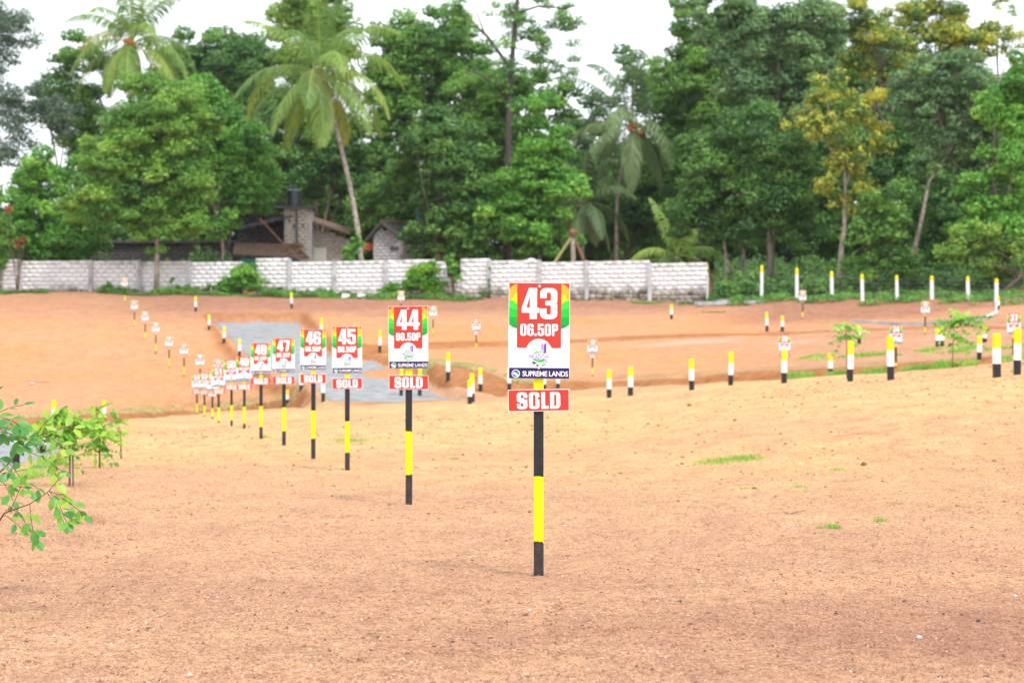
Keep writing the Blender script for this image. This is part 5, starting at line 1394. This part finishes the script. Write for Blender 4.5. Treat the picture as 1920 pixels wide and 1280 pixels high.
def blades(spots, label, pal, seed, name="grass", wide=.012):
    """spots: list of (x, y, height)"""
    rng = np.random.default_rng(seed); n = len(spots); A = np.array(spots)
    z = base_z(A[:, 0], A[:, 1]) - .005
    d = rng.normal(size=(n, 2)); d /= np.linalg.norm(d, axis=1)[:, None]
    h = A[:, 2]; w = wide if np.isscalar(wide) else wide
    V = np.empty((n, 3, 3)); b = np.stack([A[:, 0], A[:, 1], z], -1)
    sd = np.stack([-d[:, 1], d[:, 0], np.zeros(n)], -1) * w
    V[:, 0] = b - sd; V[:, 1] = b + sd
    V[:, 2] = b + np.stack([d[:, 0] * h * .5, d[:, 1] * h * .5, h], -1)
    cl = vnoise(A[:, 0] * 1.2, A[:, 1] * 1.2, 31) * .5
    t = np.clip(.5 + cl + rng.normal(0, .15, n), 0, 1)
    o = mesh_np(name, V.reshape(-1, 3), np.arange(n * 3).reshape(n, 3), PAL[pal], tint=dict(tint=np.repeat(t, 3)))
    tag(o, label, "grass", None, "stuff"); return o

def cover(poly_fn, n, label, pal, seed, hmax=.5, leaf=.14, name="ground_cover", cutoff=-.18):
    rng = np.random.default_rng(seed); S = poly_fn(rng, n); z = base_z(S[:, 0], S[:, 1])
    hh = np.clip(.5 + 1.1 * vnoise(S[:, 0] / .9, S[:, 1] / 1.3, 41) + .6 * vnoise(S[:, 0] / .35, S[:, 1] / .5, 42), 0.04, 1.3) * hmax
    keep = vnoise(S[:, 0] / 1.7, S[:, 1] / 1.5, 43) + S[:, 2] > cutoff
    S, z, hh = S[keep], z[keep], hh[keep]; n = len(S)
    P0 = np.stack([S[:, 0], S[:, 1], z + hh * rng.random(n) ** .6], -1)
    nn = rng.normal(size=(n, 3)) * .6 + np.array([0, -.3, .9]); nn /= np.linalg.norm(nn, axis=1)[:, None]
    V, Fc = leaf_quads(P0, nn, leaf, rng, .55)
    t = np.clip(.42 + .5 * vnoise(P0[:, 0] / .8, P0[:, 1] / .8, 44) + rng.normal(0, .14, n), 0, 1)
    o = mesh_np(name, V, Fc, PAL[pal], tint=dict(tint=np.repeat(t, 4))); tag(o, label, "ground cover", None, "stuff"); return o

def build_low_plants():
    bush("tall green shrub growing in the gap between the left and centre walls", 112.6, [(455, 522, 28, 26), (435, 535, 34, 17), (462, 500, 16, 16), (480, 538, 28, 14), (412, 541, 22, 10)], "bright", 101)
    bush("low leafy shrub at the wall foot right of the small white far sign", 113.5, [(222, 540, 26, 9), (205, 537, 14, 12), (250, 543, 25, 6)], "weed", 102)
    bush("little upright weed against the left wall", 113.4, [(322, 522, 7, 12), (330, 538, 20, 9), (352, 540, 12, 8)], "mid", 103)
    bush("low weed patch at the wall foot left of the tall gap shrub", 113.2, [(395, 540, 22, 8), (375, 542, 20, 6)], "weed", 104)
    bush("low shrub strip at the foot of the far left wall", 114.4, [(60, 549, 32, 6), (25, 547, 20, 7), (80, 546, 14, 8)], "weed", 105)
    bush("spreading low shrub under the centre wall above the road head", 111.6, [(530, 548, 34, 10), (500, 547, 26, 9), (560, 550, 25, 7)], "weed", 106)
    bush("rounded low shrub under the centre wall left of the broken plinth", 111.3, [(600, 546, 20, 13), (622, 550, 16, 8), (580, 550, 18, 8)], "weed", 107)
    bush("tall tangled shrub against the centre wall near its broken end", 109.8, [(795, 522, 26, 28), (805, 502, 14, 18), (768, 534, 28, 18), (822, 540, 22, 14), (742, 541, 26, 14), (722, 546, 18, 11)], "fresh", 108)
    bush("dark vine hanging over the gap between the centre and right walls", 109.6, [(850, 503, 13, 20), (842, 486, 10, 14), (856, 520, 8, 10)], "bright", 109, leaf=.18)
    bush("thin creeper climbing the first pillar of the right wall", 108.8, [(917, 525, 5, 28), (912, 550, 14, 8)], "weed", 110, leaf=.12)
    bush("low weeds at the plinth of the right wall", 106.2, [(1100, 562, 26, 5), (1150, 563, 22, 5), (1040, 560, 20, 4)], "weed", 111, leaf=.12)
    bush("bushy green shrub beside the foot of the big palm behind the wall", 114.2, [(655, 470, 18, 14), (668, 455, 14, 18), (650, 488, 22, 12)], "bright", 112, leaf=.18)
    bush("reddish dead leafed branch at the left end above the wall", 115, [(32, 458, 9, 10), (44, 450, 9, 7), (14, 395, 12, 8)], "redleaf", 113, leaf=.2, dens=.7)
    bush("leafy branch hanging over the far left end of the wall", 114.8, [(0, 480, 16, 30), (5, 440, 20, 30)], "mid", 114, leaf=.18)
    def emb(rng, n):
        u = rng.uniform(1310, 2060, n); d, z = feats(u); lo = np.interp(u, [1310, 1400, 1500, 1600, 1700, 1800, 1900, 2060], [103, 96, 92, 91, 89, 88, 84, 78])
        hi = np.interp(u, [1310, 1500, 1800, 2060], [111, 106, 102, 100]); Y = lo + (hi - lo) * rng.random(n)
        edge = np.clip((Y - lo) / 5, 0, 1) * .5 - .28
        return np.stack([(u - 960) / F * Y, Y, edge], -1)
    cover(emb, 46000, "low green weeds covering the bank below the white fence posts", "weed", 201, .40, .14, cutoff=.22)
    def back(rng, n):
        u = rng.uniform(1340, 2100, n); Y = 103 + 45 * rng.random(n) ** 1.5; return np.stack([(u - 960) / F * Y, Y, np.full(n, .5)], -1)
    cover(back, 44000, "dark undergrowth on the ground beneath the right stand of trees", "dark", 202, 1.5, .30, "undergrowth")
    def foot(rng, n):
        u = rng.uniform(-20, 1330, n); d, z = feats(u); k = rng.random(n) ** 1.6
        w = np.interp(u, [-20, 90, 100, 170, 190, 380, 400, 720, 760, 900, 930, 1330], [.35, .35, -.3, -.3, .3, .3, .5, .5, .4, .2, 0, 0])
        Y = d[12] - 1.1 - k * 1.6; return np.stack([(u - 960) / F * Y, Y, w - .15], -1)
    cover(foot, 26000, "patchy low green weeds along the foot of the block walls", "weed", 203, .38, .13, "weeds", cutoff=.02)
    def behind(rng, n):
        u = rng.uniform(-60, 435, n); Y = rng.uniform(118, 122.5, n); return np.stack([(u - 960) / F * Y, Y, np.full(n, .15)], -1)
    cover(behind, 34000, "tall shady weeds growing just behind the left wall", "dark", 204, 2.6, .22, "undergrowth")
    # roadside grass behind the near crest
    rng = np.random.default_rng(5); S = []
    for _ in range(42000):
        u = rng.uniform(1470, 1960); d, z = feats(np.array([u])); d = d[:, 0]
        Y = d[7] - .5 + rng.random() ** 1.5 * 2.6
        k = float(vnoise(np.array([u / 28]), np.array([Y / 1.2]), 9)[0])
        if k < -.16: continue
        S.append(((u - 960) / F * Y, Y, rng.uniform(.05, .17) * (1 + k)))
    for _ in range(6000):
        u = rng.uniform(1490, 1960); Y = np.interp(u, [1480, 1700, 1960], [63, 57, 52]) + rng.normal(0, .8)
        if float(vnoise(np.array([u / 30]), np.array([Y / 1.]), 19)[0]) < .0: continue
        S.append(((u - 960) / F * Y, Y, rng.uniform(.03, .08)))
    blades(S, "strip of short green grass behind the crest of the near ground", "grass", 51, wide=.03)
    S = []
    for _ in range(22000):
        u = rng.uniform(785, 1010); d, z = feats(np.array([u])); d = d[:, 0]
        Y = d[8] - .35 + rng.random() ** 1.4 * 3.2
        if float(vnoise(np.array([u / 20]), np.array([Y / .8]), 29)[0]) < -.15: continue
        S.append(((u - 960) / F * Y, Y, rng.uniform(.02, .07)))
    for _ in range(9000):
        u = rng.uniform(-60, 640); d, z = feats(np.array([u])); d = d[:, 0]
        Y = d[8] - .3 + rng.random() * 1.6
        if float(vnoise(np.array([u / 30]), np.array([Y / .8]), 39)[0]) < -.1: continue
        S.append(((u - 960) / F * Y, Y, rng.uniform(.02, .06)))
    blades(S, "dry pale grass along the tops of the soil banks", "dry", 52, wide=.03)
    S = []
    for (u, py, D, ru, rD, n, h) in [(1340, 868, 0, 44, .4, 520, .04), (1392, 861, 0, 34, .4, 700, .045), (1562, 989, 0, 12, .1, 220, .03), (1535, 990, 0, 6, .06, 60, .02), (655, 826, 0, 34, .6, 500, .05), (852, 861, 0, 9, .15, 120, .03), (1650, 978, 0, 10, .1, 90, .03),
                                     (1500, 912, 0, 16, .2, 120, .02), (100, 872, 0, 28, .9, 900, .1), (60, 895, 0, 22, .6, 500, .1), (495, 820, 0, 8, .2, 150, .05), (855, 752, 0, 12, .5, 300, .12), (1570, 880, 0, 14, .2, 80, .03), (1400, 915, 0, 40, .1, 80, .02)]:
        c = solve(u, py, (1.0) * F / (py - HOR) if py > 740 else 52, 6)
        for _ in range(n):
            r1, r2 = rng.normal(0, .5), rng.normal(0, .5)
            Y = c.y + r2 * rD; X = c.x + r1 * ru * c.y / F; S.append((X, Y, rng.uniform(.4, 1.2) * h))
    blades(S, "small scattered tufts of fresh grass on the bare near ground", "grass", 53, wide=.004)
    # saplings
    sapling("leafy bright green sapling tied to a stick, left of the sign row", 17.8, 130, [(131, 860), (130, 815), (128, 780), (118, 770)], [(105, 785, 22, 22), (130, 800, 26, 20), (150, 795, 16, 12), (90, 815, 18, 12), (120, 825, 24, 16), (75, 800, 10, 10), (140, 835, 14, 10), (160, 812, 12, 10)], 301, .075, 1.15, stake=True)
    sapling("low yellow green sapling right of the tied one", 21.5, 187, [(187, 835), (186, 810), (185, 795)], [(175, 815, 24, 14), (200, 820, 18, 12), (165, 835, 14, 10), (195, 840, 14, 8), (180, 795, 14, 10), (186, 846, 16, 7)], 302, .075, 1.2)
    sapling("thin feathery sapling farther back beside a marker post", 31, 183, [(183, 785), (181, 770)], [(181, 768, 12, 16), (178, 790, 10, 10)], 303, .07, 1.6)
    sapling("low feathery sapling right of the far left marker post", 29, 222, [(221, 800), (220, 790)], [(222, 790, 18, 9), (212, 780, 10, 8)], 304, .065, 1.8)
    sapling("tiny sapling with thin drooping leaves on the near left ground", 24, 228, [(226, 815), (224, 800)], [(225, 808, 12, 8)], 305, .06, 1.2)
    sapling("slender sapling with a bare pale stem on the right", 42, 1786, [(1786, 660), (1788, 630), (1789, 605)], [(1803, 595, 22, 12), (1786, 612, 16, 12), (1826, 592, 9, 10), (1808, 630, 12, 10), (1802, 640, 8, 6), (1820, 610, 12, 8), (1777, 606, 8, 8)], 306, .13, 1.5, pal="bright")
    sapling("small sapling standing behind a near marker post on the right", 41, 1588, [(1588, 660), (1587, 630), (1586, 612)], [(1583, 610, 12, 9), (1590, 632, 14, 8), (1574, 636, 8, 7), (1596, 612, 12, 6)], 307, .12, 1.5, pal="bright")

# ------------------------------------------------------------------ stones, slabs and small things
def lump(mb, c, r, rd, m=0, flat=.6):
    vs = []
    for k in range(3):
        zz = (-.55, .1, .75)[k]; rr = (.75, 1, .55)[k]
        for j in range(7):
            a = 2 * math.pi * j / 7 + k * .3; q_ = rr * rd.uniform(.75, 1.15)
            vs.append(Vector((math.cos(a) * q_ * r, math.sin(a) * q_ * r, (zz + rd.uniform(-.12, .12)) * r * flat)) + Vector(c))
    fs = [tuple(reversed(range(7))), tuple(range(14, 21))]
    for k in range(2):
        for j in range(7): fs.append((k * 7 + j, k * 7 + (j + 1) % 7, k * 7 + 7 + (j + 1) % 7, k * 7 + 7 + j))
    mb.add(vs, fs, m)
def build_small():
    rd = random.Random(9)
    def stone(u, py, hint, r, mat, label, flat=.7):
        p = solve(u, py, hint, 4); mb = MB(); lump(mb, (0, 0, r * flat * .35), r, rd, 0, flat); o = mb.build("stone", M[mat], None, p)
        tag(o, label, "stone", "single stones on the near ground")
    stone(1620, 872, 20, .03, "stone", "red brown stone far out on the right near ground", .9)
    stone(1723, 1196, 7.4, .014, "palestone", "white angular chip near the lower right corner")
    stone(1788, 1094, 9.4, .010, "palestone", "small white pebble on the ground at the right")
    stone(1903, 1117, 8.8, .010, "palestone", "cream pebble at the right edge of the near ground")
    stone(1058, 986, 13, .010, "palestone", "small white pebble right of the front stake")
    stone(1834, 1164, 8, .012, "tank", "black pebble on the ground in the lower right")
    stone(993, 1145, 8.4, .009, "palestone", "pale pebble just below the front stake")
    stone(1280, 857, 22, .03, "stone", "flat brown clod left of the green grass tuft", .3)
    stone(1378, 798, 32, .03, "stone", "small dark clod on the smooth ground beyond the grass tuft")
    stone(1415, 915, 17, .018, "stone", "brown clod below the green grass tuft", .5)
    stone(1293, 772, 40, .05, "stone", "brown clod on the smooth ground behind the lone post")
    stone(62, 720, 78, .25, "palestone", "flat pale stone lying on the left orange slope", .15)
    for (u, py, D, lab) in ((648, 560, 110, "left one of two white blocks lying before the centre wall"), (678, 560, 110, "right one of two white blocks lying before the centre wall")):
        p = solve(u, py, D, 3); mb = MB(); mb.box((0, 0, .12), (.45, .3, .3), 0, None, .95, .02); o = mb.build("loose_block", M["white"], None, p); o.rotation_euler = (0.05, 0.1, rd.uniform(-.4, .4)); tag(o, lab, "block", "white blocks lying before the wall")
    # debris twigs on the left slope
    for (u, py, D, lab) in ((60, 720, 78, "dry twigs lying on the left orange slope"), (1480, 965, 14, "dry forked twig lying on the near ground at the right")):
        p = solve(u, py, D, 4); mb = MB(); k = p.y / F
        for _ in range(5 if D > 20 else 3):
            a = rd.uniform(0, 3.1); L = rd.uniform(10, 26) * k * 1.6
            mb.tube([Vector((rd.uniform(-8, 8) * k, rd.uniform(-.1, .1), .01)), Vector((math.cos(a) * L, math.sin(a) * L, rd.uniform(.01, 8 * k)))], [k * .8, k * .3], 0, 5)
        if D < 20 or True:
            o = mb.build("twig", M["twig"], None, p); tag(o, lab, "twig")
    # slabs by the wall end
    for i, (u, py, D, sx, sy, rz, lab) in enumerate([(1340, 572, 101, 1.9, 1.0, .1, "large grey concrete slab lying beyond the wall end"), (1368, 566, 102.5, 1.5, .8, -.25, "smaller grey concrete slab behind the large one"), (1415, 570, 100, .9, .5, .3, "small broken concrete piece at the edge of the weeds")]):
        p = solve(u, py, D, 3); mb = MB(); mb.box((0, 0, .09), (sx, sy, .16), 0, None, 1, .01); o = mb.build("concrete_slab", M["concrete"], None, p); o.rotation_euler = (.06, -.03, rz); tag(o, lab, "concrete slab", "concrete slabs left beyond the wall end")
    p = solve(1338, 586, 99, 3); mb = MB(); 
    for i in range(6): mb.box(((i - 2.5) * .2, 0, .04 + .015 * (i % 2)), (.2, .5, .02), 0, Euler((0, .12 * (-1) ** i, 0)).to_matrix())
    o = mb.build("sheet", M["yellowsheet"], None, p); tag(o, "crumpled pale yellow sheet lying on the bare ground", "sheet")
    # concrete channel and the bent pipe at the right
    pts = [at(u, D, .02) for u, D in ((1600, 84.2), (1660, 83), (1720, 81.6), (1790, 80.2), (1838, 79.4))]
    mb = MB()
    for a, b in zip(pts, pts[1:]):
        d = b - a; mb.box((a + b) / 2, (d.length + .02, .35, .14), 0, d.to_track_quat('X', 'Z').to_matrix())
    o = mb.build("path", M["concrete"]); tag(o, kind="structure")
    a, b = at(1846, 79, .08), P(1868, 588, 80.5); c = P(1867, 532, 80.5); mb = MB()
    b.z = max(b.z, gz(b.x, b.y) + .08)
    mb.tube([a, b, b.lerp(c, .1), c], [.07, .07, .05, .05], 0, 9); o = mb.build("drain_pipe", M["pipe"]); tag(o, "bent white pipe rising from the concrete channel at the right bank", "pipe")
    # pole leaning by the wall end
    mb = MB(); mb.tube([at(1341, 105.4, 0), P(1327, 505, 105)], [.035, .03], 0, 6); o = mb.build("pole", M["plank"]); tag(o, "thin brown pole leaning on the wall's right end", "pole")
    # loose gravel
    rng = np.random.default_rng(77); n = 460000
    Y = 4.8 + 17 * rng.random(n) ** 1.7; X = (rng.random(n) * 2300 - 190 - 960) / F * Y
    sc_ = .0012 + .0030 * rng.random(n) ** 2.5 + .004 * (rng.random(n) < .02) + .006 * (rng.random(n) < .002)
    dens = vnoise(X / .9, Y / 1.2, 71) * .5 + vnoise(X / .13, Y / .19, 72) * .6 + rng.random(n) * 1.4
    k = dens > .35; X, Y, sc_ = X[k], Y[k], sc_[k]; n = len(X)
    Z = base_z(X, Y)
    oct_ = np.array([(1, 0, 0), (0, 1, 0), (-1, 0, 0), (0, -1, 0), (0, 0, 1)], float)
    V = oct_[None] * rng.uniform(.55, 1.35, (n, 5, 1)) * (sc_[:, None, None] * np.array([1.2, 1.0, 1.0]))
    an = rng.uniform(0, 6.28, n); ca, sa = np.cos(an)[:, None], np.sin(an)[:, None]
    V = np.stack([V[..., 0] * ca - V[..., 1] * sa, V[..., 0] * sa + V[..., 1] * ca, V[..., 2]], -1)
    V += np.stack([X, Y, Z + sc_ * .12], -1)[:, None]
    tri = np.array([(0, 1, 4), (1, 2, 4), (2, 3, 4), (3, 0, 4)])
    Fc = (np.arange(n)[:, None, None] * 5 + tri[None]).reshape(-1, 3)
    o = mesh_np("gravel", V.reshape(-1, 3), Fc, PEBBLE, tint=dict(brown=np.repeat(near_brown(X, Y), 5))); tag(o, "fine reddish and pale gravel strewn over the near ground", "gravel", None, "stuff")

def red_stones():
    rng = np.random.default_rng(78); n = 9000
    Y = 5.0 + 38 * rng.random(n) ** 1.5; X = (rng.random(n) * 2300 - 190 - 960) / F * Y
    k = vnoise(X / .8, Y / 1.0, 73) + rng.random(n) > .35; X, Y = X[k], Y[k]; n = len(X)
    r = (.0035 + .0065 * rng.random(n) ** 3) * np.clip(Y / 13, 1, 3); Z = base_z(X, Y)
    ring = [(math.cos(a), math.sin(a)) for a in np.linspace(0, 2 * math.pi, 7)[:-1]]
    B = np.array([(x, y, -.3) for x, y in ring] + [(x * .85, y * .85, .45) for x, y in ring] + [(0, 0, .8)])
    V = B[None] * rng.uniform(.75, 1.25, (n, 13, 1)) * (r[:, None, None] * np.array([1.2, 1, .85])) + np.stack([X, Y, Z], -1)[:, None]
    q_ = [(j, (j + 1) % 6, 6 + (j + 1) % 6, 6 + j) for j in range(6)]; t_ = [(6 + j, 6 + (j + 1) % 6, 12) for j in range(6)]
    Q = (np.arange(n)[:, None, None] * 13 + np.array(q_)[None]).reshape(-1, 4); T_ = (np.arange(n)[:, None, None] * 13 + np.array(t_)[None]).reshape(-1, 3)
    m, N, L, b = new_mat("red_brown_pebble"); g = N.new("ShaderNodeNewGeometry"); rp = N.new("ShaderNodeValToRGB"); e = rp.color_ramp.elements
    e[0].color = (.09, .045, .035, 1); e[1].color = (.42, .27, .20, 1); x = e.new(.55); x.color = (.24, .095, .05, 1); x = e.new(.88); x.color = (.33, .14, .07, 1)
    L.new(g.outputs["Random Per Island"], rp.inputs["Fac"]); L.new(rp.outputs["Color"], b.inputs["Base Color"]); b.inputs["Roughness"].default_value = .9
    o = mesh_np("gravel", V.reshape(-1, 3), [Q, T_], m); tag(o, "scattered red brown pebbles on the near ground", "gravel", None, "stuff")

def pebble_material():
    m, N, L, b = new_mat("gravel_grains"); g = N.new("ShaderNodeNewGeometry"); r = N.new("ShaderNodeValToRGB"); e = r.color_ramp.elements
    e[0].position = 0; e[0].color = (.10, .045, .03, 1); e[1].position = 1; e[1].color = (.60, .44, .33, 1)
    for p_, c in ((.12, (.22, .10, .055)), (.35, (.38, .205, .125)), (.65, (.48, .285, .175)), (.93, (.54, .36, .24))):
        x = e.new(p_); x.color = (*c, 1)
    L.new(g.outputs["Random Per Island"], r.inputs["Fac"])
    at_ = N.new("ShaderNodeAttribute"); at_.attribute_name = "brown"; mx_ = N.new("ShaderNodeMix"); mx_.data_type = 'RGBA'; mx_.blend_type = 'MULTIPLY'
    L.new(at_.outputs["Fac"], mx_.inputs[0]); L.new(r.outputs["Color"], mx_.inputs[6]); mx_.inputs[7].default_value = (.66, .55, .52, 1)
    L.new(mx_.outputs[2], b.inputs["Base Color"]); b.inputs["Roughness"].default_value = .9
    return m
PEBBLE = pebble_material()

build_sheds()
build_forest()
build_palms()
build_low_plants()
near_shrub()
build_small()
red_stones()

# ------------------------------------------------------------------ thin air over the plots
def build_haze():
    mb = MB(); mb.box((0, 110, 25), (420, 330, 66), 0)
    m = bpy.data.materials.new("thin_haze"); m.use_nodes = True; N = m.node_tree.nodes; L = m.node_tree.links
    N.remove(N["Principled BSDF"]); v = N.new("ShaderNodeVolumePrincipled")
    v.inputs["Color"].default_value = (.92, .96, 1, 1); v.inputs["Density"].default_value = HAZE; v.inputs["Anisotropy"].default_value = .2
    L.new(v.outputs[0], N["Material Output"].inputs["Volume"])
    o = mb.build("haze", m); tag(o, kind="stuff")
HAZE = 0.0001
build_haze()
